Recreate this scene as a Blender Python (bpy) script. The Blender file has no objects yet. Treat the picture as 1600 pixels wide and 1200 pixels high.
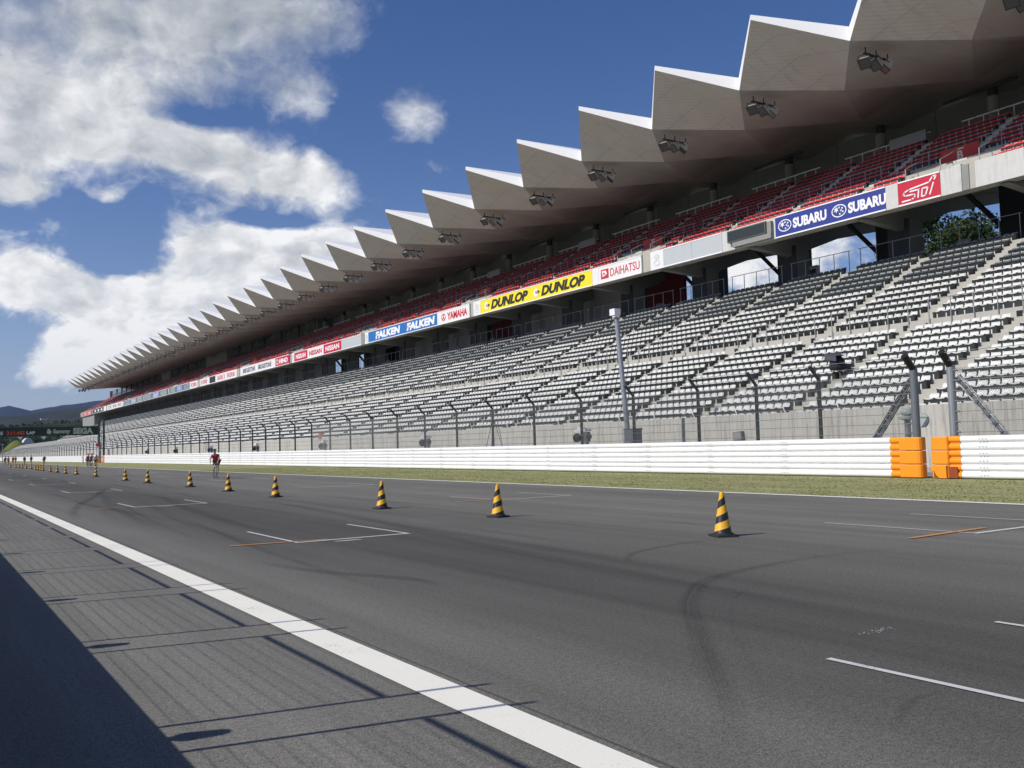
import bpy, bmesh, math, random
import numpy as np
from mathutils import Vector, Matrix
R = math.radians
rnd = random.Random(7)
scene = bpy.context.scene
C = scene.collection

# ------------------------------------------------------------------ camera
# world: x = distance across the track, y = distance along it, z = up (metres)
CAM_H = 1.566
YAW, PITCH, ROLL = 0.56482, 0.06219, 0.02808
cam = bpy.data.cameras.new('camera')
cam.sensor_width = 36.0
cam.lens = 1471.42 / 1600 * 36.0
cam.clip_start, cam.clip_end = 0.05, 20000
camo = bpy.data.objects.new('camera', cam)
C.objects.link(camo)
fwd = Vector((math.sin(YAW) * math.cos(PITCH), math.cos(YAW) * math.cos(PITCH), math.sin(PITCH)))
rgt = Vector((math.cos(YAW), -math.sin(YAW), 0))
upv = rgt.cross(fwd)
ax = rgt * math.cos(ROLL) - upv * math.sin(ROLL)
ay = rgt * math.sin(ROLL) + upv * math.cos(ROLL)
mw = Matrix((ax, ay, -fwd)).transposed().to_4x4()
mw.translation = (0, 0, CAM_H)
camo.matrix_world = mw
scene.camera = camo
F_PX = 1471.42

def project(p):
    v = Vector(p) - Vector((0, 0, CAM_H))
    z = v.dot(fwd)
    return 800 + F_PX * v.dot(ax) / z, 600 - F_PX * v.dot(ay) / z, z

# ------------------------------------------------------------------ light
SUN_EL, SUN_AZ = 41.0, 280.0        # degrees; azimuth clockwise from +y
EXPOSURE = 0.0
SKY_STRENGTH = 0.07
sun = bpy.data.lights.new('sun', 'SUN')
sun.energy = 4.2
sun.angle = R(0.53)
sun.color = (1.0, 0.955, 0.88)
suno = bpy.data.objects.new('sun', sun)
C.objects.link(suno)
sd = Vector((math.sin(R(SUN_AZ)) * math.cos(R(SUN_EL)), math.cos(R(SUN_AZ)) * math.cos(R(SUN_EL)), math.sin(R(SUN_EL))))
suno.rotation_euler = sd.to_track_quat('Z', 'Y').to_euler()
suno.location = sd * 200
scene.view_settings.view_transform = 'Standard'
scene.view_settings.look = 'None'
scene.view_settings.exposure = EXPOSURE
scene.view_settings.gamma = 1.0

world = bpy.data.worlds.new('World')
scene.world = world
world.use_nodes = True

class NT:
    """small helper for writing node graphs"""
    def __init__(s, tree):
        s.t = tree
        for n in list(tree.nodes): tree.nodes.remove(n)
    def n(s, typ, **kw):
        nd = s.t.nodes.new(typ)
        for k, v in kw.items():
            if k == 'inp':
                for kk, vv in v.items():
                    if isinstance(vv, bpy.types.NodeSocket): s.t.links.new(vv, nd.inputs[kk])
                    else: nd.inputs[kk].default_value = vv
            else: setattr(nd, k, v)
        return nd
    def l(s, a, b): s.t.links.new(a, b)
    def m(s, op, a, b=None, c=None, clamp=False):
        nd = s.t.nodes.new('ShaderNodeMath'); nd.operation = op; nd.use_clamp = clamp
        for i, v in enumerate((a, b, c)):
            if v is None: continue
            if isinstance(v, bpy.types.NodeSocket): s.t.links.new(v, nd.inputs[i])
            else: nd.inputs[i].default_value = v
        return nd.outputs[0]
    def ramp(s, fac, stops, interp='LINEAR'):
        nd = s.t.nodes.new('ShaderNodeValToRGB'); nd.color_ramp.interpolation = interp
        e = nd.color_ramp.elements
        while len(e) > 1: e.remove(e[-1])
        for i, (p, c) in enumerate(stops):
            if i == 0: e[0].position = p; e[0].color = (*c, 1)
            else:
                q = e.new(p); q.color = (*c, 1)
        s.t.links.new(fac, nd.inputs[0])
        return nd.outputs[0]
    def mix(s, fac, a, b, blend='MIX'):
        nd = s.t.nodes.new('ShaderNodeMix'); nd.data_type = 'RGBA'; nd.blend_type = blend
        for i, v in ((0, fac), (6, a), (7, b)):
            if isinstance(v, bpy.types.NodeSocket): s.t.links.new(v, nd.inputs[i])
            elif i == 0: nd.inputs[0].default_value = v
            else: nd.inputs[i].default_value = (*v, 1) if len(v) == 3 else v
        return nd.outputs[2]
    def noise(s, vec, scale, detail=3, rough=0.55, dist=0.0):
        nd = s.n('ShaderNodeTexNoise', inp={'Scale': scale, 'Detail': detail, 'Roughness': rough, 'Distortion': dist})
        if vec is not None: s.l(vec, nd.inputs['Vector'])
        return nd.outputs['Fac']

def px_dir(px, py):
    x = (px - 800) / F_PX; y = (600 - py) / F_PX
    v = (fwd + ax * x + ay * y).normalized()
    return math.degrees(math.atan2(v.x, v.y)), math.degrees(math.asin(v.z))

def build_sky():
    g = NT(world.node_tree)
    sky = g.n('ShaderNodeTexSky', sky_type='NISHITA', sun_disc=False)
    sky.sun_elevation = R(SUN_EL); sky.sun_rotation = R(SUN_AZ)
    sky.altitude = 550; sky.air_density = 1.0; sky.dust_density = 0.6; sky.ozone_density = 2.5
    tc = g.n('ShaderNodeTexCoord')
    sep = g.n('ShaderNodeSeparateXYZ'); g.l(tc.outputs['Generated'], sep.inputs[0])
    x, y, z = sep.outputs
    az = g.m('MULTIPLY', g.m('ARCTAN2', x, y), 57.2958)
    el = g.m('MULTIPLY', g.m('ARCSINE', g.m('MINIMUM', g.m('MAXIMUM', z, -1.0), 1.0)), 57.2958)
    # the clouds live on a flat layer: noise is stretched towards the horizon
    comb = g.n('ShaderNodeCombineXYZ'); g.l(az, comb.inputs[0]); g.l(g.m('MULTIPLY', el, 1.35), comb.inputs[1])
    P = comb.outputs[0]
    warp = g.n('ShaderNodeTexNoise', inp={'Scale': 0.16, 'Detail': 4, 'Roughness': 0.6}); g.l(P, warp.inputs['Vector'])
    wv = g.n('ShaderNodeVectorMath', operation='SUBTRACT'); g.l(warp.outputs['Color'], wv.inputs[0]); wv.inputs[1].default_value = (.5, .5, .5)
    ws = g.n('ShaderNodeVectorMath', operation='SCALE'); g.l(wv.outputs[0], ws.inputs[0]); ws.inputs['Scale'].default_value = 3.0
    wa = g.n('ShaderNodeVectorMath', operation='ADD'); g.l(P, wa.inputs[0]); g.l(ws.outputs[0], wa.inputs[1])
    W = wa.outputs[0]
    def wob(k):
        s2 = g.n('ShaderNodeSeparateXYZ'); g.l(ws.outputs[0], s2.inputs[0])
        return s2.outputs[k]
    wx, wy = wob(0), wob(1)
    azw = g.m('ADD', az, g.m('MULTIPLY', wx, .55)); elw = g.m('ADD', el, g.m('MULTIPLY', wy, .4))
    def blob(px, py, rx, ry, amp, tilt=0, soft=1.0):
        a0, e0 = px_dir(px, py)
        ra, re = rx / 25.7 * 1.02, ry / 25.7
        dx = g.m('SUBTRACT', azw, a0); dy = g.m('SUBTRACT', elw, e0)
        c, s_ = math.cos(R(tilt)), math.sin(R(tilt))
        u = g.m('ADD', g.m('MULTIPLY', dx, c / ra), g.m('MULTIPLY', dy, s_ / ra))
        v = g.m('ADD', g.m('MULTIPLY', dx, -s_ / re), g.m('MULTIPLY', dy, c / re))
        r2 = g.m('ADD', g.m('MULTIPLY', u, u), g.m('MULTIPLY', v, v))
        return g.m('MULTIPLY', g.m('POWER', 2.718, g.m('MULTIPLY', r2, -1.0)), amp)
    B = [(190, 60, 300, 110, .62), (20, 170, 110, 90, .50), (430, 20, 190, 55, .42), (470, 150, 62, 40, .50),
         (330, 235, 190, 48, .60, -8), (470, 275, 110, 34, .42, -6), (60, 235, 90, 36, .42),
         (330, 420, 120, 95, .62, 20), (440, 400, 120, 75, .50), (250, 480, 130, 70, .42), (520, 385, 70, 55, .35),
         (40, 430, 120, 60, .62, -18), (110, 470, 90, 45, .40), (110, 540, 110, 46, .45), (640, 172, 62, 42, .46),
         (32, 300, 68, 22, .55), (98, 348, 46, 20, .42), (178, 306, 24, 14, .42), (400, 590, 190, 60, .30),
         (690, 262, 40, 16, .25), (60, 590, 80, 20, .25), (820, 105, 60, 22, .16),
         (195, 398, 70, 40, -.5), (300, 178, 70, 16, -.4), (400, 344, 60, 12, -.3), (120, 340, 90, 26, -.25), (560, 220, 40, 60, -.3), (620, 60, 60, 60, -.3), (20, 540, 40, 30, -.3), (70, 500, 70, 24, -.45), (300, 545, 60, 20, -.3), (440, 345, 70, 18, -.3), (150, 330, 60, 26, -.25),
         (1290, 400, 260, 90, .40), (1180, 420, 90, 40, .2)]
    msk = None
    for b in B:
        t = blob(*b)
        msk = t if msk is None else g.m('ADD', msk, t)
    # clouds elsewhere in the sky (seen from other sides and in reflections)
    away = g.m('MULTIPLY', g.m('GREATER_THAN', g.m('ABSOLUTE', g.m('SUBTRACT', az, 32.0)), 40.0), 0.22)
    msk = g.m('ADD', msk, away)
    n1 = g.noise(W, 0.13, 8, 0.52)
    n2 = g.noise(W, 0.62, 9, 0.58)
    n2a = g.m('MAXIMUM', g.m('SUBTRACT', .62, g.m('MULTIPLY', g.m('MAXIMUM', g.m('SUBTRACT', el, 6.0), 0.0), .020)), .26)
    n3 = g.noise(W, 2.4, 7, 0.62)
    msk = g.m('ADD', msk, g.m('MULTIPLY', g.m('SUBTRACT', n3, .5), .16))
    dens = g.m('ADD', msk, g.m('ADD', g.m('MULTIPLY', g.m('SUBTRACT', n1, .5), 1.0), g.m('MULTIPLY', g.m('SUBTRACT', n2, .5), n2a)))
    cov = g.m('SMOOTH_MAX', g.m('DIVIDE', g.m('SUBTRACT', dens, .25), g.m('ADD', .22, g.m('MULTIPLY', g.m('MINIMUM', g.m('MAXIMUM', g.m('SUBTRACT', el, 9.0), 0.0), 14.0), .018))), 0.0, .1)
    cov = g.m('MINIMUM', cov, 1.0)
    cov = g.m('POWER', cov, 1.25)
    # thickness and which way the lumps face the sun give the greys
    off = g.n('ShaderNodeVectorMath', operation='ADD'); g.l(W, off.inputs[0]); off.inputs[1].default_value = (-0.9, 1.0, 0)
    m1 = g.noise(off.outputs[0], 0.13, 8, 0.52); m2 = g.noise(off.outputs[0], 0.62, 9, 0.58)
    lit = g.m('ADD', g.m('MULTIPLY', g.m('SUBTRACT', n1, m1), 2.2), g.m('MULTIPLY', g.m('SUBTRACT', n2, m2), g.m('MULTIPLY', n2a, 1.15)))
    thick = g.m('MULTIPLY', g.m('SUBTRACT', dens, .45), -.35)
    # high clouds of the top left are an even grey sheet, low cumulus is whiter
    low = g.m('MULTIPLY', g.m('SUBTRACT', 17.0, el), .027)
    sh = g.m('ADD', g.m('ADD', g.m('ADD', lit, thick), low), .66, clamp=True)
    ccol = g.ramp(sh, [(0.0, (0.30, 0.335, 0.39)), (.35, (.47, .50, .54)), (.62, (.70, .72, .745)), (.9, (1.0, 1.0, 1.0))])
    skc = g.n('ShaderNodeHueSaturation', inp={'Saturation': 1.26, 'Value': 1.2}); g.l(sky.outputs[0], skc.inputs['Color'])
    # sky colour at background strength
    skm = g.mix(1.0, skc.outputs[0], (SKY_STRENGTH * 1.12, SKY_STRENGTH * .94, SKY_STRENGTH * 1.12), 'MULTIPLY')
    hz = g.m('MULTIPLY', g.m('POWER', g.m('SUBTRACT', 1.0, g.m('MAXIMUM', z, 0.0)), 9.0), .75)
    skm = g.mix(hz, skm, (.36, .50, .66))
    col = g.mix(cov, skm, ccol)
    bg = g.n('ShaderNodeBackground', inp={'Strength': 1.0}); g.l(col, bg.inputs[0])
    out = g.n('ShaderNodeOutputWorld'); g.l(bg.outputs[0], out.inputs[0])
build_sky()

# ------------------------------------------------------------------ materials
MATS = {}
def mat(name, col, rough=.7, var=.12, scale=3.0, bump=0.0, bscale=30.0, metal=0.0, spec=.5, streak=0.0, coat=0.0):
    if name in MATS: return MATS[name]
    m = bpy.data.materials.new(name); m.use_nodes = True
    g = NT(m.node_tree)
    tc = g.n('ShaderNodeTexCoord')
    geo = g.n('ShaderNodeNewGeometry')
    P = geo.outputs['Position']
    b = g.n('ShaderNodeBsdfPrincipled', inp={'Roughness': rough, 'Metallic': metal, 'Specular IOR Level': spec, 'Coat Weight': coat})
    n = g.noise(P, scale, 5, .6)
    f = g.m('ADD', 1.0, g.m('MULTIPLY', g.m('SUBTRACT', n, .5), var * 2))
    if streak:
        mp = g.n('ShaderNodeMapping'); mp.inputs['Scale'].default_value = (5, 5, .35); g.l(P, mp.inputs[0])
        n2 = g.noise(mp.outputs[0], 1.0, 5, .7)
        f = g.m('MULTIPLY', f, g.m('SUBTRACT', 1.0, g.m('MULTIPLY', g.m('MAXIMUM', g.m('SUBTRACT', n2, .48), 0.0), streak * 4)))
    hs = g.n('ShaderNodeHueSaturation', inp={'Color': (*col, 1)}); g.l(f, hs.inputs['Value'])
    g.l(hs.outputs[0], b.inputs['Base Color'])
    if bump:
        bn = g.n('ShaderNodeBump', inp={'Strength': bump, 'Distance': .02}); g.l(g.noise(P, bscale, 4, .6), bn.inputs['Height']); g.l(bn.outputs[0], b.inputs['Normal'])
    o = g.n('ShaderNodeOutputMaterial'); g.l(b.outputs[0], o.inputs[0])
    MATS[name] = m
    return m

def custom(name):
    m = bpy.data.materials.new(name); m.use_nodes = True
    MATS[name] = m
    return m, NT(m.node_tree)

def asphalt_mat():
    m, g = custom('asphalt')
    P = g.n('ShaderNodeNewGeometry').outputs['Position']
    def st(sx, sy, rot=0, detail=5, rough=.6, off=0):
        mp = g.n('ShaderNodeMapping'); mp.inputs['Scale'].default_value = (sx, sy, 1); mp.inputs['Rotation'].default_value = (0, 0, R(rot)); mp.inputs['Location'].default_value = (off, off * 2, 0)
        g.l(P, mp.inputs[0]); return g.noise(mp.outputs[0], 1.0, detail, rough)
    fine = g.noise(P, 75, 2, .8)
    grit = g.noise(P, 24, 3, .75)
    big = g.noise(P, .35, 4, .6)
    s1 = st(.9, .028, 2.5, 4, .6)
    s2 = st(3.2, .06, 1.0, 4, .65, 7)
    s3 = st(1.6, .10, -5, 3, .55, 3)
    sep = g.n('ShaderNodeSeparateXYZ'); g.l(P, sep.inputs[0])
    X = sep.outputs[0]
    # rubbered racing line: darkest in the middle of the straight
    def band(c, w, a):
        d = g.m('DIVIDE', g.m('SUBTRACT', X, c), w)
        return g.m('MULTIPLY', g.m('POWER', 2.718, g.m('MULTIPLY', g.m('MULTIPLY', d, d), -1.0)), a)
    rub = g.m('ADD', band(6.6, 2.0, .22), g.m('ADD', band(10.0, 1.3, .08), band(4.6, .7, .06)))
    f = g.m('SUBTRACT', 1.0, g.m('MULTIPLY', g.m('MULTIPLY', rub, g.m('ADD', g.m('MULTIPLY', s1, 2.1), .05)), 2.1))
    f = g.m('MULTIPLY', f, g.m('ADD', .56, g.m('MULTIPLY', s1, .92)))
    f = g.m('MULTIPLY', f, g.m('ADD', .80, g.m('MULTIPLY', s2, .40)))
    f = g.m('MULTIPLY', f, g.m('ADD', .86, g.m('MULTIPLY', s3, .28)))
    f = g.m('MULTIPLY', f, g.m('ADD', .87, g.m('MULTIPLY', big, .26)))
    gr = g.m('ADD', g.m('MULTIPLY', g.m('SUBTRACT', fine, .5), 2.4), g.m('MULTIPLY', g.m('SUBTRACT', grit, .5), 1.3))
    stone = g.noise(P, 150, 1, .9)
    gr = g.m('ADD', gr, g.m('MULTIPLY', g.m('SUBTRACT', stone, .5), 1.6))
    f = g.m('MULTIPLY', f, g.m('MAXIMUM', g.m('ADD', 1.0, gr), .15))
    f = g.m('MULTIPLY', f, g.m('ADD', 1.0, g.m('MULTIPLY', g.m('LESS_THAN', X, 2.66), .10)))
    seam = g.m('LESS_THAN', g.m('ABSOLUTE', g.m('SUBTRACT', g.m('ADD', X, g.m('MULTIPLY', g.m('SUBTRACT', big, .5), .05)), 3.06)), .012)
    f = g.m('MULTIPLY', f, g.m('SUBTRACT', 1.0, g.m('MULTIPLY', seam, .45)))
    # pale chips and a few dark spots
    vor = g.n('ShaderNodeTexVoronoi', inp={'Scale': 5.5}); g.l(P, vor.inputs['Vector'])
    chip = g.m('LESS_THAN', vor.outputs['Distance'], .035)
    v2 = g.n('ShaderNodeTexVoronoi', inp={'Scale': 2.4}); g.l(P, v2.inputs['Vector'])
    spot = g.m('LESS_THAN', v2.outputs['Distance'], .022)
    base = g.mix(g.noise(P, .9, 4, .6), (.150, .146, .130), (.170, .162, .140))
    hs = g.n('ShaderNodeHueSaturation'); g.l(base, hs.inputs['Color']); g.l(f, hs.inputs['Value'])
    c = g.mix(g.m('MULTIPLY', chip, .35), hs.outputs[0], (.26, .25, .24))
    c = g.mix(g.m('MULTIPLY', spot, .5), c, (.02, .02, .02))
    b = g.n('ShaderNodeBsdfPrincipled', inp={'Roughness': .82, 'Specular IOR Level': .28}); g.l(c, b.inputs['Base Color'])
    bn = g.n('ShaderNodeBump', inp={'Strength': .55, 'Distance': .006}); g.l(g.m('ADD', fine, grit), bn.inputs['Height']); g.l(bn.outputs[0], b.inputs['Normal'])
    o = g.n('ShaderNodeOutputMaterial'); g.l(b.outputs[0], o.inputs[0])
    return m

def paint_mat(name, col, worn=.35, grain=38):
    m, g = custom(name)
    P = g.n('ShaderNodeNewGeometry').outputs['Position']
    n = g.noise(P, grain, 3, .8); w = g.noise(P, 2.0, 5, .7)
    fac = g.m('MULTIPLY', g.m('SUBTRACT', g.m('ADD', n, g.m('MULTIPLY', g.m('SUBTRACT', w, .5), .7)), 1 - worn - .05), 6.0, clamp=True)
    c = g.mix(fac, col, (.17, .165, .15))
    c = g.mix(g.m('MULTIPLY', w, .14), c, (.45, .44, .36))
    b = g.n('ShaderNodeBsdfPrincipled', inp={'Roughness': .75}); g.l(c, b.inputs['Base Color'])
    bn = g.n('ShaderNodeBump', inp={'Strength': .4, 'Distance': .005}); g.l(n, bn.inputs['Height']); g.l(bn.outputs[0], b.inputs['Normal'])
    o = g.n('ShaderNodeOutputMaterial'); g.l(b.outputs[0], o.inputs[0])
    return m

def grass_mat():
    m, g = custom('grass')
    P = g.n('ShaderNodeNewGeometry').outputs['Position']
    mp = g.n('ShaderNodeMapping'); mp.inputs['Scale'].default_value = (1.2, .25, 1); g.l(P, mp.inputs[0])
    a = g.noise(mp.outputs[0], 1.0, 6, .65); b_ = g.noise(P, 14, 4, .75)
    f = g.m('ADD', g.m('MULTIPLY', a, .6), g.m('MULTIPLY', b_, .4))
    c = g.ramp(f, [(.28, (.19, .205, .08)), (.46, (.26, .265, .115)), (.56, (.32, .31, .15)), (.74, (.42, .38, .22))])
    b = g.n('ShaderNodeBsdfPrincipled', inp={'Roughness': .9, 'Specular IOR Level': .15}); g.l(c, b.inputs['Base Color'])
    bn = g.n('ShaderNodeBump', inp={'Strength': .3, 'Distance': .02}); g.l(b_, bn.inputs['Height']); g.l(bn.outputs[0], b.inputs['Normal'])
    o = g.n('ShaderNodeOutputMaterial'); g.l(b.outputs[0], o.inputs[0])
    return m

def skid_mat():
    m, g = custom('tyre_rubber_mark')
    P = g.n('ShaderNodeNewGeometry').outputs['Position']
    uv = g.n('ShaderNodeUVMap').outputs[0]
    s = g.n('ShaderNodeSeparateXYZ'); g.l(uv, s.inputs[0])
    u, v = s.outputs[0], s.outputs[1]                       # u across 0..1, v along 0..1
    edge = g.m('MULTIPLY', g.m('MULTIPLY', u, g.m('SUBTRACT', 1.0, u)), 4.0)
    ends = g.m('MINIMUM', g.m('MULTIPLY', g.m('MULTIPLY', v, g.m('SUBTRACT', 1.0, v)), 5.0), 1.0)
    cb = g.n('ShaderNodeCombineXYZ'); g.l(g.m('MULTIPLY', u, 13.0), cb.inputs[0]); g.l(g.m('MULTIPLY', v, 3.0), cb.inputs[1])
    lines = g.noise(cb.outputs[0], 1.0, 3, .6)
    a = g.m('MULTIPLY', g.m('MULTIPLY', edge, ends), g.m('MULTIPLY', g.m('MAXIMUM', g.m('SUBTRACT', lines, .30), .05), 1.3))
    a = g.m('MULTIPLY', a, g.m('ADD', .45, g.noise(P, 60, 2, .7)), clamp=True)
    col = g.n('ShaderNodeAttribute', attribute_name='dark', attribute_type='GEOMETRY')
    a = g.m('MULTIPLY', a, col.outputs['Fac'], clamp=True)
    tr = g.n('ShaderNodeBsdfTransparent'); d = g.n('ShaderNodeBsdfDiffuse', inp={'Color': (.028, .027, .027, 1)})
    mx = g.n('ShaderNodeMixShader'); g.l(a, mx.inputs[0]); g.l(tr.outputs[0], mx.inputs[1]); g.l(d.outputs[0], mx.inputs[2])
    o = g.n('ShaderNodeOutputMaterial'); g.l(mx.outputs[0], o.inputs[0])
    return m

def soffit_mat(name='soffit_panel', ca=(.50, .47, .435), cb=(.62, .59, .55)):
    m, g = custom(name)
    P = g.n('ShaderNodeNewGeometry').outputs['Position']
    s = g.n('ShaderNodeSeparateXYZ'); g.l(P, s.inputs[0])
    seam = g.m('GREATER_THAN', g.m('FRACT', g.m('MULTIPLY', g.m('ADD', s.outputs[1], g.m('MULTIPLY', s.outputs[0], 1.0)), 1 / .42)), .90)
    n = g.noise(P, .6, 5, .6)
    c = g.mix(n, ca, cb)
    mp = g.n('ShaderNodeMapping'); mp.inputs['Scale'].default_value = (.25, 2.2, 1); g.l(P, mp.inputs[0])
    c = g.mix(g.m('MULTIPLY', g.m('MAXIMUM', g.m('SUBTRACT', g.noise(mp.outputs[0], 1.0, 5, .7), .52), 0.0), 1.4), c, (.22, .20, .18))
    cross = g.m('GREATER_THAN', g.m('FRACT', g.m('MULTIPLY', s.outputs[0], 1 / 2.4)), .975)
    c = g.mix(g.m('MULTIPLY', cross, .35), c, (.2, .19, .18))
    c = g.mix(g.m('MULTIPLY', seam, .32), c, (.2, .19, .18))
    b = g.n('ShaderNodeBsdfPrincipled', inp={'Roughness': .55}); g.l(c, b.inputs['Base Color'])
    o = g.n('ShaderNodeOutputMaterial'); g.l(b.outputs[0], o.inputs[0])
    return m


def cone_mat():
    m, g = custom('cone_stripes')
    P = g.n('ShaderNodeTexCoord').outputs['Object']
    s = g.n('ShaderNodeSeparateXYZ'); g.l(P, s.inputs[0])
    ang = g.m('DIVIDE', g.m('ARCTAN2', s.outputs[1], s.outputs[0]), 6.28318)
    z = g.m('POWER', g.m('DIVIDE', s.outputs[2], .7), 0.92)
    t = g.m('FRACT', g.m('ADD', g.m('SUBTRACT', g.m('MULTIPLY', z, 3.0), ang), .10))
    k = g.m('GREATER_THAN', t, .52)
    W = g.n('ShaderNodeNewGeometry').outputs['Position']
    dirt = g.noise(W, 18, 4, .7)
    ye = g.mix(dirt, (.80, .40, .012), (.93, .52, .03)); bl = g.mix(dirt, (.008, .008, .012), (.03, .03, .035))
    c = g.mix(k, ye, bl)
    b = g.n('ShaderNodeBsdfPrincipled', inp={'Roughness': .42}); g.l(c, b.inputs['Base Color'])
    o = g.n('ShaderNodeOutputMaterial'); g.l(b.outputs[0], o.inputs[0])
    return m

def glass_mat():
    m, g = custom('lounge_glass')
    P = g.n('ShaderNodeNewGeometry').outputs['Position']
    c = g.ramp(g.noise(P, .35, 3, .5), [(.3, (.03, .045, .04)), (.7, (.13, .17, .14))])
    b = g.n('ShaderNodeBsdfPrincipled', inp={'Roughness': .08, 'Specular IOR Level': .9}); g.l(c, b.inputs['Base Color'])
    o = g.n('ShaderNodeOutputMaterial'); g.l(b.outputs[0], o.inputs[0])
    return m

def hill_mat(name, a, b2, scale):
    m, g = custom(name)
    P = g.n('ShaderNodeNewGeometry').outputs['Position']
    n = g.noise(P, scale, 8, .7)
    c = g.ramp(n, [(.35, a), (.65, b2)])
    b = g.n('ShaderNodeBsdfPrincipled', inp={'Roughness': 1.0, 'Specular IOR Level': 0.0}); g.l(c, b.inputs['Base Color'])
    o = g.n('ShaderNodeOutputMaterial'); g.l(b.outputs[0], o.inputs[0])
    return m

def leaf_mat(name, a, b2):
    m, g = custom(name)
    P = g.n('ShaderNodeNewGeometry').outputs['Position']
    c = g.mix(g.noise(P, 1.3, 4, .7), a, b2)
    d = g.n('ShaderNodeBsdfPrincipled', inp={'Roughness': .6, 'Specular IOR Level': .3}); g.l(c, d.inputs['Base Color'])
    t = g.n('ShaderNodeBsdfTranslucent'); g.l(c, t.inputs[0])
    mx = g.n('ShaderNodeMixShader', inp={0: .25}); g.l(d.outputs[0], mx.inputs[1]); g.l(t.outputs[0], mx.inputs[2])
    o = g.n('ShaderNodeOutputMaterial'); g.l(mx.outputs[0], o.inputs[0])
    return m

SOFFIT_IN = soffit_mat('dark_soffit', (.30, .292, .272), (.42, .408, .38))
ASPHALT = asphalt_mat(); GRASS = grass_mat(); SOFFIT = soffit_mat(); CONE = cone_mat(); GLASS = glass_mat(); SKID = skid_mat()
PAINT_W = paint_mat('worn_white_paint', (.90, .87, .76), .30, 48)
PAINT_THIN = paint_mat('thin_white_paint', (.62, .62, .60), .36)
PAINT_O = paint_mat('orange_paint', (.62, .26, .05), .42)
CONC = mat('concrete_terrace', (.44, .425, .375), .85, .16, 1.5, .25, 20)
CONC_WALL = mat('concrete_wall', (.50, .485, .43), .85, .14, 1.2, .25, 16, streak=.55)
CONC_PALE = mat('pale_concrete', (.60, .60, .57), .8, .10, 2.5, .2, 20, streak=.2)
CONC_DARK = mat('grey_concrete', (.27, .27, .255), .85, .15, 1.0)
WHITE_STEEL = mat('white_painted_steel', (.86, .86, .87), .38, .05, 1.2, streak=.10)
WHITE_ROOF = mat('white_roof_sheet', (.88, .88, .87), .45, .03, .6)
GALV = mat('galvanised_steel', (.34, .355, .37), .45, .10, 4, metal=.55)
GREY_RAIL = mat('grey_handrail', (.33, .34, .35), .5, .08, 4, metal=.3)
DARK_POST = mat('dark_green_grey_post', (.055, .075, .08), .5, .15, 5, metal=.2)
WIRE = mat('fence_wire', (.20, .21, .21), .5, .1, 5, metal=.5)
SEAT_W = mat('white_seat_plastic', (.62, .62, .59), .45, .22, 2.6)
SEAT_G = mat('grey_seat_plastic', (.062, .072, .075), .38, .08, 2.5); SEAT_GHL = mat('grey_seat_highlight', (.34, .36, .38), .38, .08, 2.5)  # the paler grey paints a highlight along the seat back tops
SEAT_R = mat('red_seat_plastic', (.70, .05, .06), .42, .10, 2.5)
SEAT_SHADE = mat('seat_shade', (.035, .04, .038), .6, .1, 4)
ORANGE = mat('orange_plastic', (.90, .31, .010), .45, .06, 5)
BLACK = mat('black_plastic', (.012, .012, .014), .45, .1, 6)
RUBBER = mat('black_rubber', (.018, .018, .02), .8, .2, 6)
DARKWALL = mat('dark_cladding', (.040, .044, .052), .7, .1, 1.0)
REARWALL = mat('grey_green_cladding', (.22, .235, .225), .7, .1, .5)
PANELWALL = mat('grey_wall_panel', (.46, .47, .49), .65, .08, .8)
REDWALL = mat('dark_red_wall', (.20, .02, .025), .7, .1, 1)
RED_BOARD = mat('red_board', (.50, .035, .025), .55, .06, 2)

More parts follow.
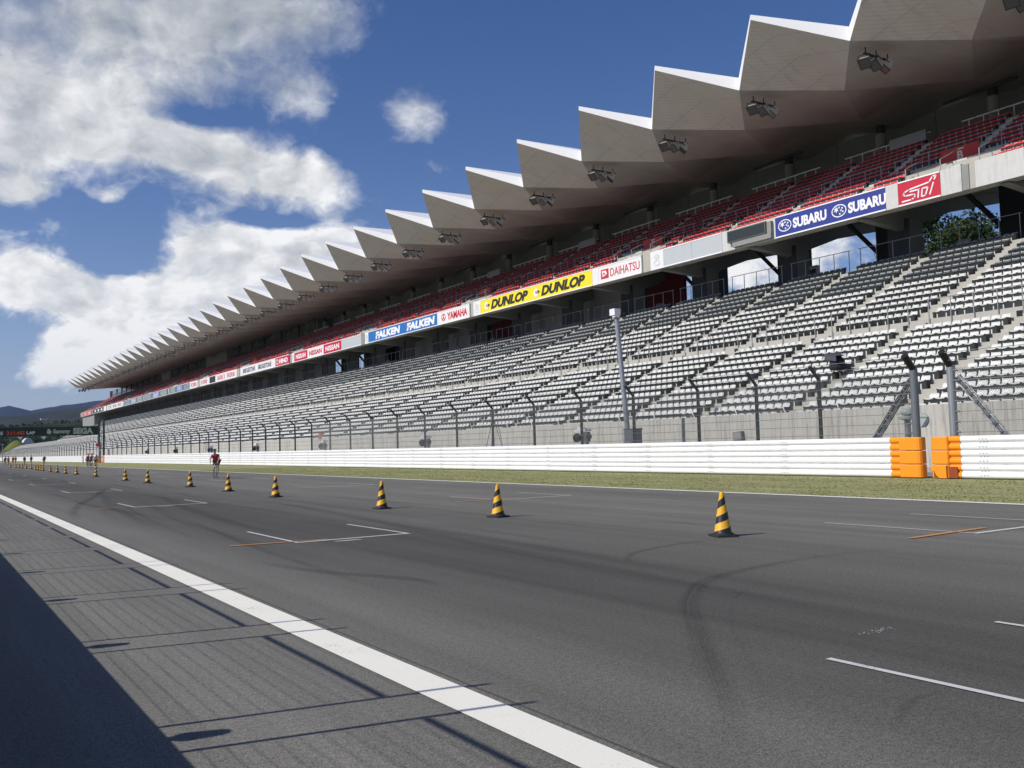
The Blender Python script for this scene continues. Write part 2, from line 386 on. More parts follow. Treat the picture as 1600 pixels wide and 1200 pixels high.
# ------------------------------------------------------------------ mesh helpers
class MB:
    def __init__(s): s.v = []; s.f = []; s.mi = []
    def quad(s, a, b, c, d, m=0):
        n = len(s.v); s.v += [tuple(a), tuple(b), tuple(c), tuple(d)]; s.f.append((n, n + 1, n + 2, n + 3)); s.mi.append(m)
    def tri(s, a, b, c, m=0):
        n = len(s.v); s.v += [tuple(a), tuple(b), tuple(c)]; s.f.append((n, n + 1, n + 2)); s.mi.append(m)
    def poly(s, pts, m=0):
        n = len(s.v); s.v += [tuple(p) for p in pts]; s.f.append(tuple(range(n, n + len(pts)))); s.mi.append(m)
    def box(s, x0, x1, y0, y1, z0, z1, m=0):
        n = len(s.v)
        s.v += [(x0, y0, z0), (x1, y0, z0), (x1, y1, z0), (x0, y1, z0), (x0, y0, z1), (x1, y0, z1), (x1, y1, z1), (x0, y1, z1)]
        for q in ((3, 2, 1, 0), (4, 5, 6, 7), (0, 1, 5, 4), (1, 2, 6, 5), (2, 3, 7, 6), (3, 0, 4, 7)):
            s.f.append(tuple(n + i for i in q)); s.mi.append(m)
    def tube(s, pts, r, k=6, m=0, caps=True, r2=None):
        pts = [Vector(p) for p in pts]; rings = []
        L = len(pts)
        for i, p in enumerate(pts):
            t = (pts[min(i + 1, L - 1)] - pts[max(i - 1, 0)]).normalized()
            a = t.orthogonal().normalized() if i == 0 else (rings_a - t * rings_a.dot(t)).normalized()
            rings_a = a
            b = t.cross(a)
            rr = r if r2 is None else r + (r2 - r) * i / (L - 1)
            n = len(s.v)
            for j in range(k):
                th = 2 * math.pi * j / k
                s.v.append(tuple(p + (a * math.cos(th) + b * math.sin(th)) * rr))
            rings.append(n)
        for i in range(L - 1):
            for j in range(k):
                s.f.append((rings[i] + j, rings[i] + (j + 1) % k, rings[i + 1] + (j + 1) % k, rings[i + 1] + j)); s.mi.append(m)
        if caps:
            s.f.append(tuple(rings[0] + j for j in reversed(range(k)))); s.mi.append(m)
            s.f.append(tuple(rings[-1] + j for j in range(k))); s.mi.append(m)
    def lathe(s, prof, k=24, m=0, c=(0, 0)):
        rings = []
        for r, z in prof:
            n = len(s.v)
            for j in range(k):
                th = 2 * math.pi * j / k
                s.v.append((c[0] + r * math.cos(th), c[1] + r * math.sin(th), z))
            rings.append(n)
        for i in range(len(prof) - 1):
            for j in range(k):
                s.f.append((rings[i] + j, rings[i] + (j + 1) % k, rings[i + 1] + (j + 1) % k, rings[i + 1] + j)); s.mi.append(m)
        s.f.append(tuple(rings[-1] + j for j in range(k))); s.mi.append(m)
        s.f.append(tuple(rings[0] + j for j in reversed(range(k)))); s.mi.append(m)
    def extrude_profile(s, prof, y0, y1, m=0, closed=False, seg=1):
        """profile in (x, z) swept along y"""
        n = len(s.v); K = len(prof)
        for i in range(seg + 1):
            y = y0 + (y1 - y0) * i / seg
            s.v += [(p[0], y, p[1]) for p in prof]
        for i in range(seg):
            for j in range(K if closed else K - 1):
                a = n + i * K + j; b = n + i * K + (j + 1) % K
                s.f.append((a, b, b + K, a + K)); s.mi.append(m)
        if closed:
            s.f.append(tuple(n + j for j in reversed(range(K)))); s.mi.append(m)
            s.f.append(tuple(n + seg * K + j for j in range(K))); s.mi.append(m)
    def build(s, name, mats, parent=None, smooth=False, loc=None):
        me = bpy.data.meshes.new(name)
        me.from_pydata(s.v, [], s.f)
        for m in (mats if isinstance(mats, (list, tuple)) else [mats]): me.materials.append(m)
        if isinstance(mats, (list, tuple)) and len(mats) > 1: me.polygons.foreach_set('material_index', s.mi)
        if smooth: me.polygons.foreach_set('use_smooth', [True] * len(me.polygons))
        me.update()
        o = bpy.data.objects.new(name, me); C.objects.link(o)
        if parent: o.parent = parent
        if loc: o.location = loc
        return o

def tag(o, label=None, cat=None, group=None, kind=None):
    if label: o['label'] = label
    if cat: o['category'] = cat
    if group: o['group'] = group
    if kind: o['kind'] = kind
    return o
def thing(name, label, cat, loc=(0, 0, 0), rz=0, group=None):
    o = bpy.data.objects.new(name, None); C.objects.link(o)
    o.empty_display_size = .2
    o.location = loc; o.rotation_euler = (0, 0, rz)
    return tag(o, label, cat, group)
def kids(o): return [c for c in bpy.data.objects if c.parent == o]
def copy_tree(o, parent=None, _all=None):
    c = o.copy(); C.objects.link(c)
    if parent: c.parent = parent
    for ch in kids(o): copy_tree(ch, c)
    return c
ORD = ['first', 'second', 'third', 'fourth', 'fifth', 'sixth', 'seventh', 'eighth', 'ninth', 'tenth', 'eleventh', 'twelfth', 'thirteenth', 'fourteenth', 'fifteenth', 'sixteenth', 'seventeenth', 'eighteenth', 'nineteenth', 'twentieth'] + \
      ['twenty-' + w for w in ('first', 'second', 'third', 'fourth', 'fifth', 'sixth', 'seventh', 'eighth', 'ninth')] + ['thirtieth'] + ['thirty-' + w for w in ('first', 'second', 'third', 'fourth', 'fifth', 'sixth', 'seventh', 'eighth', 'ninth')] + ['fortieth'] + ['forty-' + w for w in ('first', 'second', 'third')]

# ------------------------------------------------------------------ ground
S_END = 620.0
def sheet(name, x0, x1, y0, y1, z, m, nx=1, ny=1):
    b = MB()
    for i in range(nx):
        for j in range(ny):
            xa, xb = x0 + (x1 - x0) * i / nx, x0 + (x1 - x0) * (i + 1) / nx
            ya, yb = y0 + (y1 - y0) * j / ny, y0 + (y1 - y0) * (j + 1) / ny
            b.quad((xa, ya, z), (xb, ya, z), (xb, yb, z), (xa, yb, z))
    return tag(b.build(name, m), kind='structure')
GROUND = mat('dry_ground', (.13, .135, .07), .95, .3, .05)
sheet('ground', -7000, 7000, -3000, 9000, -.06, GROUND)
sheet('track', -14, 19.45, -40, S_END, 0, ASPHALT)
sheet('grass_verge', 19.3, 28.6, -40, S_END, .004, GRASS)
sheet('service_road', 28.6, 33.1, -40, S_END, .004, mat('service_concrete', (.33, .32, .29), .9, .15, .8))

marks = MB()
def line(x0, x1, y0, y1, z=.008): marks.quad((x0, y0, z), (x1, y0, z), (x1, y1, z), (x0, y1, z))
line(2.70, 2.99, -40, S_END)
tag(marks.build('edge_line', PAINT_W), kind='structure')
marks = MB(); line(19.11, 19.37, -40, S_END, .009)
tag(marks.build('grass_side_line', mat('fresh_white_paint', (.80, .80, .76), .7, .08, 3)), kind='structure')
marks = MB(); orange = MB()
def gbox(x0, x1, y, leg=2.85):
    line(x0, x1, y, y + .10); line(x0, x0 + .06, y + .10, y + leg); line(x1 - .06, x1, y + .10, y + leg)
for k in range(0, 22):
    y = 1.45 + 13.8 * k + (.18 if k == 0 else 0)
    gbox(5.35, 7.45, y)
    marks.poly([(6.15 + .26 * math.cos(t) , y - .28 + .05 * math.sin(t), .008) for t in np.linspace(0, 2 * math.pi, 12)[:-1]])
    orange.quad((4.35, y + .34, .012), (4.35, y + .42, .012), (5.95, y + .18, .012), (5.95, y + .10 , .012))
    y = 8.35 + 13.8 * k
    gbox(13.5, 16.0, y)
    orange.quad((12.3, y + .26, .012), (12.3, y + .36, .012), (14.35, y + .46, .012), (14.35, y + .36, .012))
tag(marks.build('grid_markings', PAINT_THIN), kind='structure')
tag(orange.build('grid_stripes', PAINT_O), kind='structure')

# rubber marks: thin smears on the asphalt
def catmull(P, n=14):
    P = [Vector(p) for p in P]; Q = [P[0] * 2 - P[1]] + P + [P[-1] * 2 - P[-2]]; out = []
    for i in range(1, len(Q) - 2):
        for k in range(n):
            t = k / n; a, b, c, d = Q[i - 1], Q[i], Q[i + 1], Q[i + 2]
            out.append(.5 * ((2 * b) + (c - a) * t + (2 * a - 5 * b + 4 * c - d) * t * t + (3 * b - a - 3 * c + d) * t ** 3))
    out.append(Q[-2]); return out
def skids(list_):
    V = []; Fc = []; UV = []; DK = []
    for pts, w, dark in list_:
        c = catmull([(p[0], p[1], 0) for p in pts]); n = len(c); base = len(V)
        for i, p in enumerate(c):
            t = (c[min(i + 1, n - 1)] - c[max(i - 1, 0)]).normalized(); nn = Vector((-t.y, t.x, 0))
            for k in range(5):
                u = k / 4; q = p + nn * (u - .5) * w
                V.append((q.x, q.y, .0042 + .0004 * (len(DK) % 7) / 7)); UV.append((u, i / (n - 1))); DK.append(dark)
        for i in range(n - 1):
            for k in range(4):
                a = base + i * 5 + k; Fc.append((a, a + 1, a + 6, a + 5))
    me = bpy.data.meshes.new('skid_marks'); me.from_pydata(V, [], Fc)
    uv = me.uv_layers.new(name='UVMap')
    li = np.zeros(len(me.loops), int); me.loops.foreach_get('vertex_index', li)
    uv.data.foreach_set('uv', np.array(UV, float)[li].ravel())
    at = me.attributes.new('dark', 'FLOAT', 'POINT'); at.data.foreach_set('value', DK)
    me.materials.append(SKID)
    o = bpy.data.objects.new('skid_marks', me); C.objects.link(o); tag(o, kind='structure')
SK = [([(3.35, 3.35), (4.1, 4.2), (5.35, 5.75), (6.45, 7.0), (7.7, 7.85), (9.8, 8.2), (12.2, 7.9)], .24, .5),
      ([(3.7, 3.55), (4.5, 4.3), (5.75, 5.75), (6.9, 6.8), (8.6, 7.5), (10.6, 7.7)], .06, .15),
      ([(4.0, 13.5), (4.35, 11.5), (4.9, 10.2), (5.0, 9.4)], .28, .55),
      ([(10.6, 10.6), (9.6, 10.6), (8.4, 10.2), (7.7, 9.5)], .16, .6),
      ([(3.2, 24), (3.9, 30), (5.6, 38), (8.5, 52)], .35, .6), ([(4.2, 20), (4.6, 26), (5.4, 34), (7.0, 46)], .4, .5),
      ([(3.6, 31), (5.2, 29), (7.4, 28.4), (9.4, 28.8)], .18, .6), ([(11.2, 14.2), (11.9, 13.3), (11.8, 12.2)], .14, .6),
      ([(4.3, 3.2), (4.9, 3.5), (5.2, 3.5)], .08, .4), ([(5.8, 4.1), (6.2, 4.2), (6.5, 4.15)], .05, .35)]
for k in range(46):
    x = rnd.uniform(3.4, 9.5) if k % 3 else rnd.uniform(9, 18); y = rnd.uniform(2, 60) ** 1.0; L = rnd.uniform(6, 26); dx = rnd.uniform(-.06, .10) * L
    SK.append(([(x, y), (x + dx * .4, y + L * .5), (x + dx, y + L)], rnd.uniform(.12, .5), rnd.uniform(.18, .5)))
skids(SK)
# pale scuffs
b = MB()
for cx, cy, n, sx, sy in ((6.42, 4.83, 34, .13, .035), (14.5, 33, 20, .25, .3)):
    for _ in range(n):
        x, y = rnd.gauss(cx, sx * .6), rnd.gauss(cy, sy * .8); r = rnd.uniform(.004, .011)
        b.poly([(x + r * math.cos(t), y + r * math.sin(t) * .7, .013) for t in (0, 1.2, 2.5, 3.7, 5)])
tag(b.build('paint_scuffs', PAINT_THIN), kind='structure')

# grass blades along the verge
def grass_blades():
    rs = np.random.RandomState(3); N = 52000
    y = 6 + 74 * rs.rand(N) ** 1.3; x = 19.36 + rs.rand(N) ** 1.15 * 8.8
    patch = np.sin(x * 1.7 + np.sin(y * .6) * 2) * np.sin(y * .9) 
    h = .008 + .014 * rs.rand(N) + .008 * (patch > .3); w = .012 + .02 * rs.rand(N)
    a = rs.rand(N) * 6.283; lean = (rs.rand(N, 2) - .5) * .06
    v = np.zeros((N, 3, 3))
    v[:, 0, 0] = x - np.cos(a) * w; v[:, 0, 1] = y - np.sin(a) * w
    v[:, 1, 0] = x + np.cos(a) * w; v[:, 1, 1] = y + np.sin(a) * w
    v[:, 2, 0] = x + lean[:, 0]; v[:, 2, 1] = y + lean[:, 1]; v[:, 2, 2] = h
    v[:, :2, 2] = .004
    me = bpy.data.meshes.new('grass'); me.vertices.add(N * 3); me.vertices.foreach_set('co', v.ravel())
    me.loops.add(N * 3); me.loops.foreach_set('vertex_index', np.arange(N * 3)); me.polygons.add(N)
    me.polygons.foreach_set('loop_start', np.arange(0, N * 3, 3)); me.polygons.foreach_set('loop_total', np.full(N, 3)); me.update()
    me.materials.append(GRASS)
    o = bpy.data.objects.new('grass', me); C.objects.link(o)
    tag(o, 'short dry grass on the verge between track and white guardrail', 'grass', kind='stuff')
grass_blades()

# ------------------------------------------------------------------ pit wall and its fence (left of the camera, casts the shadows)
pw = thing('pit_wall', 'low concrete pit wall beside the camera carrying a mesh debris fence', 'wall')
b = MB(); b.box(-.35, -.06, -12, 330, 0, 1.10)
for k in range(-4, 110): b.box(-.06, -.052, 2.97 * k + 1.6, 2.97 * k + 1.62, .02, 1.08)
b.build('wall_base', CONC_WALL, pw)
posts = MB(); panel = MB(); lamps = MB()
for k in range(-4, 100):
    y0 = 8.96 + 2.97 * k - 2.97 * 1
    for dy in (0, -.54):
        posts.box(-.217, -.183, y0 + dy - .017, y0 + dy + .017, 1.10, 2.98)
    # panel between this pair and the next
    ya, yb = y0 + .025, y0 + 2.97 - .54 - .025
    panel.box(-.214, -.186, ya, yb, 2.36, 2.39); panel.box(-.22, -.18, ya, yb, 1.15, 1.19)
    if k < 12:
        z = 1.3
        while z < 2.3:
            panel.box(-.2015, -.1985, ya, yb, z, z + .003); z += .11
    lamps.tube([(-.2, y0 - .27, 1.10), (-.2, y0 - .27, 1.30)], .045, 8); lamps.tube([(-.2, y0 - .27, 1.30), (-.2, y0 - .27, 1.46)], .085, 10, r2=.06)  # rounded knobs, added for the bumps they cast beyond the wall's shadow
posts.build('fence_posts', GALV, pw); panel.build('fence_panels', GALV, pw); lamps.build('wall_knobs', BLACK, pw)

# ------------------------------------------------------------------ traffic cones
def cone_thing(loc, rz, label):
    t = thing('traffic_cone', label, 'traffic cone', loc, rz, 'striped cones along the track')
    b = MB()
    prof = [(.150, .03), (.140, .05), (.038, .655), (.036, .685), (.026, .70), (.018, .70), (.016, .66)]
    b.lathe(prof, 28); b.build('cone_body', CONE, t, smooth=True)
    b = MB(); s = .195
    pts = [(-s + .04, -s), (s - .04, -s), (s, -s + .04), (s, s - .04), (s - .04, s), (-s + .04, s), (-s, s - .04), (-s, -s + .04)]
    b.poly([(x, y, .004) for x, y in reversed(pts)]); b.poly([(x * .96, y * .96, .034) for x, y in pts])
    for i in range(8):
        a, c = pts[i], pts[(i + 1) % 8]; b.quad((a[0], a[1], .004), (c[0], c[1], .004), (c[0] * .96, c[1] * .96, .034), (a[0] * .96, a[1] * .96, .034))
    b.lathe([(.165, .034), (.150, .06)], 20)
    b.build('base', RUBBER, t)
    return t
CONES = [(10.77, 10.9), (10.44, 17.17), (9.91, 21.9), (9.96, 30.35), (10.15, 36.56), (10.31, 43.21), (10.16, 51.54), (10.26, 58.28), (10.65, 71.47),
         (10.81, 82.16), (10.8, 88.59), (10.91, 95.14), (11.12, 102.37), (11.33, 110.8), (11.42, 113.86), (11.5, 117.17), (11.58, 120.67), (11.83, 127.99),
         (12.03, 136.58), (11.82, 139.57), (12.07, 147.33), (12.06, 152.21), (11.83, 158.4)]
first = None
for i, (x, y) in enumerate(CONES):
    lab = 'yellow and black striped cone, %s of the row counting from the camera' % ORD[i]
    rz = R(-20 + rnd.uniform(-60, 60)) if i else R(-25)
    if i == 0: first = cone_thing((x, y, 0), rz, lab)
    else:
        c = copy_tree(first); c.location = (x, y, 0); c.rotation_euler = (0, 0, rz); c['label'] = lab

# ------------------------------------------------------------------ guardrails
def w_beam(z0, h=.44, x=28.22):
    """one W beam, (x, z) profile, front towards -x"""
    pr = [(0, 0), (-.065, .035), (-.08, .07), (-.08, .135), (-.065, .165), (-.012, .195), (-.012, .245), (-.065, .275), (-.08, .305), (-.08, .37), (-.065, .405), (0, .44)]
    s = h / .44
    front = [(x + a, z0 + c * s) for a, c in pr]
    back = [(x + a + .006, z0 + c * s) for a, c in reversed(pr)]
    return front + back
def guardrail(y0, y1, label, far=False):
    t = thing('guardrail', label, 'guardrail', (0, 0, 0), 0, 'white guardrails along the grass')
    for k in range(3):
        b = MB(); b.extrude_profile(w_beam(.035 + k * .452), y0, y1, closed=True)
        if y0 < 120:
            y = math.ceil(y0 / 4) * 4 + .9
            while y < min(y1, 120):
                z0 = .035 + k * .452          # lapped joint with its bolts
                pr = w_beam(z0)
                b.extrude_profile([(a - .004, c) for a, c in pr[:12]] + [(a, c) for a, c in pr[12:]], y, y + .32, closed=True)
                for dy in (.05, .16, .27):
                    for dz in (.10, .22, .34): b.box(28.118 + (.07 if dz == .22 else 0), 28.14 + (.07 if dz == .22 else 0), y + dy - .012, y + dy + .012, z0 + dz - .012, z0 + dz + .012, 1)
                y += 4
        b.build('rail_beam', [WHITE_STEEL, GALV], t)
    n = min(100, max(1, int((y1 - y0) / 2)))
    pb = MB(); pb.box(28.24, 28.34, -.05, .05, 0, 1.38)
    src = None
    for i in range(n):
        y = y0 + .6 + i * ((y1 - y0) / n)
        if src is None: src = pb.build('post', GALV, t, loc=(0, y, 0))
        else: o = src.copy(); C.objects.link(o); o.location = (0, y, 0)
    return t
def end_caps(t, y0, y1, side, torn=False):
    """three stacked orange plastic covers wrapped over the beam ends; side +1: open end at larger y"""
    for k in range(3):
        z0 = .03 + k * .452; b = MB(); L = y1 - y0; w = .46
        ys = [y0, y0 + .10, y0 + .34, y0 + .36, y1] if side < 0 else [y1, y1 - .10, y1 - .34, y1 - .36, y0]
        # outline in plan: rounded nose at the gap, fish tail over the beam
        nose = y1 if side < 0 else y0; tail = y0 if side < 0 else y1; sgn = 1 if side < 0 else -1
        tt = tail + sgn * .36
        plan = [(28.10, tt), (28.06, tt + sgn * .03), (28.06, nose - sgn * .12), (28.10, nose - sgn * .04), (28.17, nose), (28.38, nose), (28.46, nose - sgn * .05), (28.48, nose - sgn * .15), (28.48, tt)]
        zs = [z0, z0 + .02, z0 + .40, z0 + .435]; ins = [.02, 0, 0, .02]
        rings = []
        cx = 28.27; cy = (y0 + y1) / 2
        for z, i_ in zip(zs, ins):
            n = len(b.v); b.v += [(x + (i_ if x < cx else -i_), y + (i_ * .5 if y < cy else -i_ * .5), z) for x, y in plan]; rings.append(n)
        K = len(plan)
        for a in range(3):
            for j in range(K):
                if a == 1 and torn and k == 0 and j == 1: continue
                b.f.append((rings[a] + j, rings[a] + (j + 1) % K, rings[a + 1] + (j + 1) % K, rings[a + 1] + j)); b.mi.append(0)
        b.f.append(tuple(rings[3] + j for j in range(K))); b.mi.append(0); b.f.append(tuple(rings[0] + j for j in reversed(range(K)))); b.mi.append(0)
        # corrugated tail lapping the W beam
        ta, tb = (tail - sgn * .02, tail + sgn * .40)
        pr = w_beam(z0 + .005)
        b.extrude_profile([(a - .02, c) for a, c in pr[:12]] + [(a - .012, c) for a, c in pr[12:]], min(ta, tb), max(ta, tb), closed=True)
        if torn and k == 0:       # ragged holes at the bottom of the broken cover
            ya, yb = min(tail, nose), max(tail, nose); x = 28.06; zt = z0 + .40
            hole = [(.0, .0), (.0, .28), (.06, .30), (.14, .14), (.2, .10), (.3, .04)]
            b.poly([(x, ya + .45, zt), (x, ya + .45, z0 + .0), (x, yb - .30, z0), (x, yb - .18, z0 + .10), (x, yb - .12, z0 + .24), (x, yb - .03, z0 + .22), (x, yb, zt)])
        if torn and k == 0: b.box(28.085, 28.10, min(tail, nose) + .08, max(tail, nose) - .1, z0 + .01, z0 + .37, 1)  # darker panel added behind the holes for the shade inside
        o = b.build('end_cover', [ORANGE, mat('shaded_cover_inside', (.28, .05, .008), .7, .2, 6)], t)
        if torn and k == 0: o['label'] = 'broken bottom cover with ragged holes'
GA, GB = 180.7, 188.4
g1 = guardrail(-30, 17.95, 'white triple beam guardrail right of the narrow gap, ending in orange covers'); end_caps(g1, 17.85, 18.85, +1 if False else -1, torn=True)
g2 = guardrail(20.25, GA, 'long white triple beam guardrail left of the narrow gap between orange covers')
g3 = guardrail(GB, S_END, 'far white guardrail beyond the gantry and the second gap')
# covers of the left run
end_caps(g2, 19.2, 20.37, +1)
end_caps(g2, GA - 1.0, GA + .05, -1)
end_caps(g3, GB - .05, GB + 1.0, +1)

# ------------------------------------------------------------------ catch fence behind the guardrail
FX = 28.95
P_NEAR = [23.93, 27.1, 30.5, 34.9, 39.1, 43.5, 47.95, 52.35, 56.8, 61.1, 65.4, 69.7, 74.0]
def fence(y_posts, ends, label, diamond_to):
    t = thing('catch_fence', label, 'fence', (0, 0, 0), 0, 'catch fences behind the guardrail')
    # ordinary post: I section with a cranked head leaning over the track
    b = MB()
    def ipost(bb, h=3.62):
        bb.box(-.055, .055, -.05, -.042, 0, h); bb.box(-.055, .055, .042, .05, 0, h); bb.box(-.006, .006, -.042, .042, 0, h)
        z = 1.5
        while z < h:
            bb.box(-.075, -.055, -.035, .035, z - .03, z + .03); z += .34
        for s_ in (-.05, .042):
            bb.quad((-.055, s_, h), (.055, s_, h), (-.44, s_, h + .55), (-.53, s_, h + .47))
            bb.quad((-.055, s_ + .008, h), (-.53, s_ + .008, h + .47), (-.44, s_ + .008, h + .55), (.055, s_ + .008, h))
        bb.quad((-.055, -.05, h), (-.055, .05, h), (-.53, .05, h + .47), (-.53, -.05, h + .47))
        bb.quad((.055, -.05, h), (-.44, -.05, h + .55), (-.44, .05, h + .55), (.055, .05, h))
        bb.quad((-.53, -.05, h + .47), (-.53, .05, h + .47), (-.44, .05, h + .55), (-.44, -.05, h + .55))
    ipost(b)
    src = None
    for y in y_posts[:100]:
        if src is None: src = b.build('post', DARK_POST, t, loc=(FX, y, 0))
        else: o = src.copy(); C.objects.link(o); o.location = (FX, y, 0)
    ya, yb = min(y_posts + [e for e in ends]), max(y_posts + [e for e in ends])
    z = 1.5; 
    while z < 3.7:
        w = MB(); w.tube([(FX - .08, ya, z), (FX - .08, yb, z)], .011, 5); w.build('cable', WIRE, t); z += .34
    w = MB(); w.tube([(FX - .48, ya, 4.12), (FX - .48, yb, 4.12)], .011, 5); w.build('cable', WIRE, t)
    w = MB(); w.tube([(FX - .28, ya, 3.87), (FX - .28, yb, 3.87)], .009, 5); w.build('cable', WIRE, t)
    # chain link netting, real wires
    lim = min(yb, diamond_to)
    if lim > ya:
        z0, z1 = 1.3, 3.62; p = .085; r = .0026; V = []; Fc = []
        def strand(p0, p1):
            n = len(V); x = FX - .065
            d = Vector((0, p1[0] - p0[0], p1[1] - p0[1])).normalized(); nn = Vector((0, -d.z, d.y))
            for q in (p0, p1):
                V.append((x - r, q[0], q[1])); V.append((x + r, q[0] + nn.y * r * 1.6, q[1] + nn.z * r * 1.6)); V.append((x + r, q[0] - nn.y * r * 1.6, q[1] - nn.z * r * 1.6))
            for j in range(3): Fc.append((n + j, n + (j + 1) % 3, n + 3 + (j + 1) % 3, n + 3 + j))
        H = z1 - z0; y = ya - H
        while y < lim:
            a0, a1 = max(y, ya), min(y + H, lim)
            if a1 > a0:
                strand((a0, z0 + (a0 - y)), (a1, z0 + (a1 - y))); strand((a0, z1 - (a0 - y)), (a1, z1 - (a1 - y)))
            y += p
        me = bpy.data.meshes.new('netting'); me.from_pydata(V, [], Fc); me.materials.append(WIRE)
        o = bpy.data.objects.new('netting', me); C.objects.link(o); o.parent = t
    return t
def gate_post(t, y, sgn, pale):
    m = GALV if pale else mat('grey_steel_post', (.17, .185, .20), .45, .1, 4, metal=.3)
    b = MB(); b.tube([(FX, y, 0), (FX, y, 3.72)], .135, 16)
    z = 1.5
    while z < 3.6: b.box(FX - .05, FX + .05, y + sgn * .13, y + sgn * .22, z - .03, z + .03); z += .34
    b.build('gate_post', m, t, smooth=False)
    b = MB(); b.tube([(FX + .02, y, 3.66), (FX - .46, y, 4.16)], .12, 12); b.build('post_head', BLACK, t)
    b = MB()      # laced strut
    p0 = Vector((FX + .05, y + sgn * .15, 3.35)); p1 = Vector((FX + .05, y + sgn * 1.85, 1.15))
    d = (p1 - p0).normalized(); nn = Vector((0, -d.z, d.y)) * .085
    for s_ in (-1, 1):
        b.tube([p0 + nn * s_, p1 + nn * s_], .026, 6)
        b.tube([p0 + nn * s_ + Vector((.12, 0, 0)), p1 + nn * s_ + Vector((.12, 0, 0))], .022, 6)
    for k in range(9):
        q = p0.lerp(p1, (k + .5) / 9); b.tube([q - nn, q + nn], .022, 6); b.tube([q - nn + Vector((.12, 0, 0)), q + nn + Vector((.12, 0, 0))], .014, 6)
    b.quad(p0 - nn + Vector((.06, 0, 0)), p0 + nn + Vector((.06, 0, 0)), p1 + nn + Vector((.06, 0, 0)), p1 - nn + Vector((.06, 0, 0)))
    b.build('brace', m, t)
posts1 = P_NEAR + [78.3 + 4.25 * k for k in range(24)]
f2 = fence(posts1, [19.95, GA + .5], 'long wire catch fence left of the gate gap with cranked dark posts', 78)
gate_post(f2, 19.9, 1, False)
f1 = fence([14.2, 10, 5.8, 1.6, -2.6, -7, -12], [18.5, -14], 'wire catch fence right of the gate gap, held by a pale braced post', 40)
gate_post(f1, 18.52, -1, True)
f3 = fence([GB + .5 + 4.25 * k for k in range(99)], [GB], 'far catch fence beyond the gantry, posts packed close', 0)
for yy in (47.95, 114.2):    # thin A braces
    b = MB()
    for dy, dd in ((-1.45, 0), (-1.05, .2), (1.05, .2), (1.45, 0)): b.tube([(FX + .05 + dd, yy + (.12 if dy > 0 else -.12), 2.95), (FX + .05 + dd, yy + dy, .2)], .018, 5)
    b.build('brace', DARK_POST, f2)

# ------------------------------------------------------------------ grandstand
GS = thing('grandstand', 'long grandstand with white terrace seats, red balcony seats and zigzag white roof', 'grandstand')
S0, S1, S2 = -8.0, 384.0, 520.0       # near end, end of upper deck, end of the lower terrace
PER = 6.13; BLK0 = 24.42              # aisle period, start of one seat block
def blocks(y0, y1, k0=-6, k1=90):
    for k in range(k0, k1):
        a = BLK0 + PER * k; c = a + 5.02
        if a > y0 and c < y1: yield k, a, c
# profile of the lower terrace
rowsL = [(33.22 + .925 * i, 2.05 + .43 * i) for i in range(11)]        # (x of riser, floor z)
WALK_X, WALK_Z = 43.39, 6.76
rowsU = [(44.4 + .925 * i, 7.37 + .48 * i) for i in range(12)]
b = MB()
prof = [(33.22, 0), (33.22, rowsL[0][1])]
for i, (x, z) in enumerate(rowsL):
    nx = rowsL[i + 1][0] if i < 10 else WALK_X; nz = rowsL[i + 1][1] if i < 10 else WALK_Z
    prof += [(nx, z), (nx, nz)]
prof += [(44.4, WALK_Z), (44.4, rowsU[0][1])]
for i, (x, z) in enumerate(rowsU):
    if i < 11: prof += [(rowsU[i + 1][0], z), (rowsU[i + 1][0], rowsU[i + 1][1])]
prof += [(55.6, rowsU[11][1]), (66.0, rowsU[11][1]), (66.0, 10.0), (66, 0)]
b.extrude_profile(prof, S0, S1 + 2, closed=True, seg=32)
# the long low continuation beyond the roof
prof2 = prof[:2 + 22] + [(44.4, WALK_Z), (46.5, WALK_Z), (46.5, 0)]
b.extrude_profile(prof2, S1 + 2, S2, closed=True)
# aisle half steps
for k in range(-6, 82):
    a = BLK0 + PER * k - 1.02
    if a < S0 or a > S2: continue
    for i, (x, z) in enumerate(rowsL):
        nx = rowsL[i + 1][0] if i < 10 else WALK_X
        b.box(nx - .38, nx - .002, a, a + .94, z + .002, z + .21)
    if a < S1:
        for i in range(11):
            nx = rowsU[i + 1][0]; b.box(nx - .37, nx - .002, a, a + .94, rowsU[i][1] + .002, rowsU[i][1] + .228)
        b.box(44.0, 44.398, a, a + .94, WALK_Z + .002, WALK_Z + .22); b.box(44.2, 44.396, a + .002, a + .938, WALK_Z + .221, WALK_Z + .42)
        # vents in the upright behind the walkway
        b.box(44.385, 44.399, a + 1.0, a + 1.45, WALK_Z + .14, WALK_Z + .42, 1)
b.build('lower_terrace', [CONC, BLACK], GS)
b = MB()
y = S0
while y < S2:                       # wall panels with joints
    b.box(33.0, 33.2, y + .008, min(y + 9.18, S2) - .008, 0, 2.58); y += 9.18
b.box(33.03, 33.19, S0, S2, 0, 2.56)
b.build('front_wall', CONC_WALL, GS)

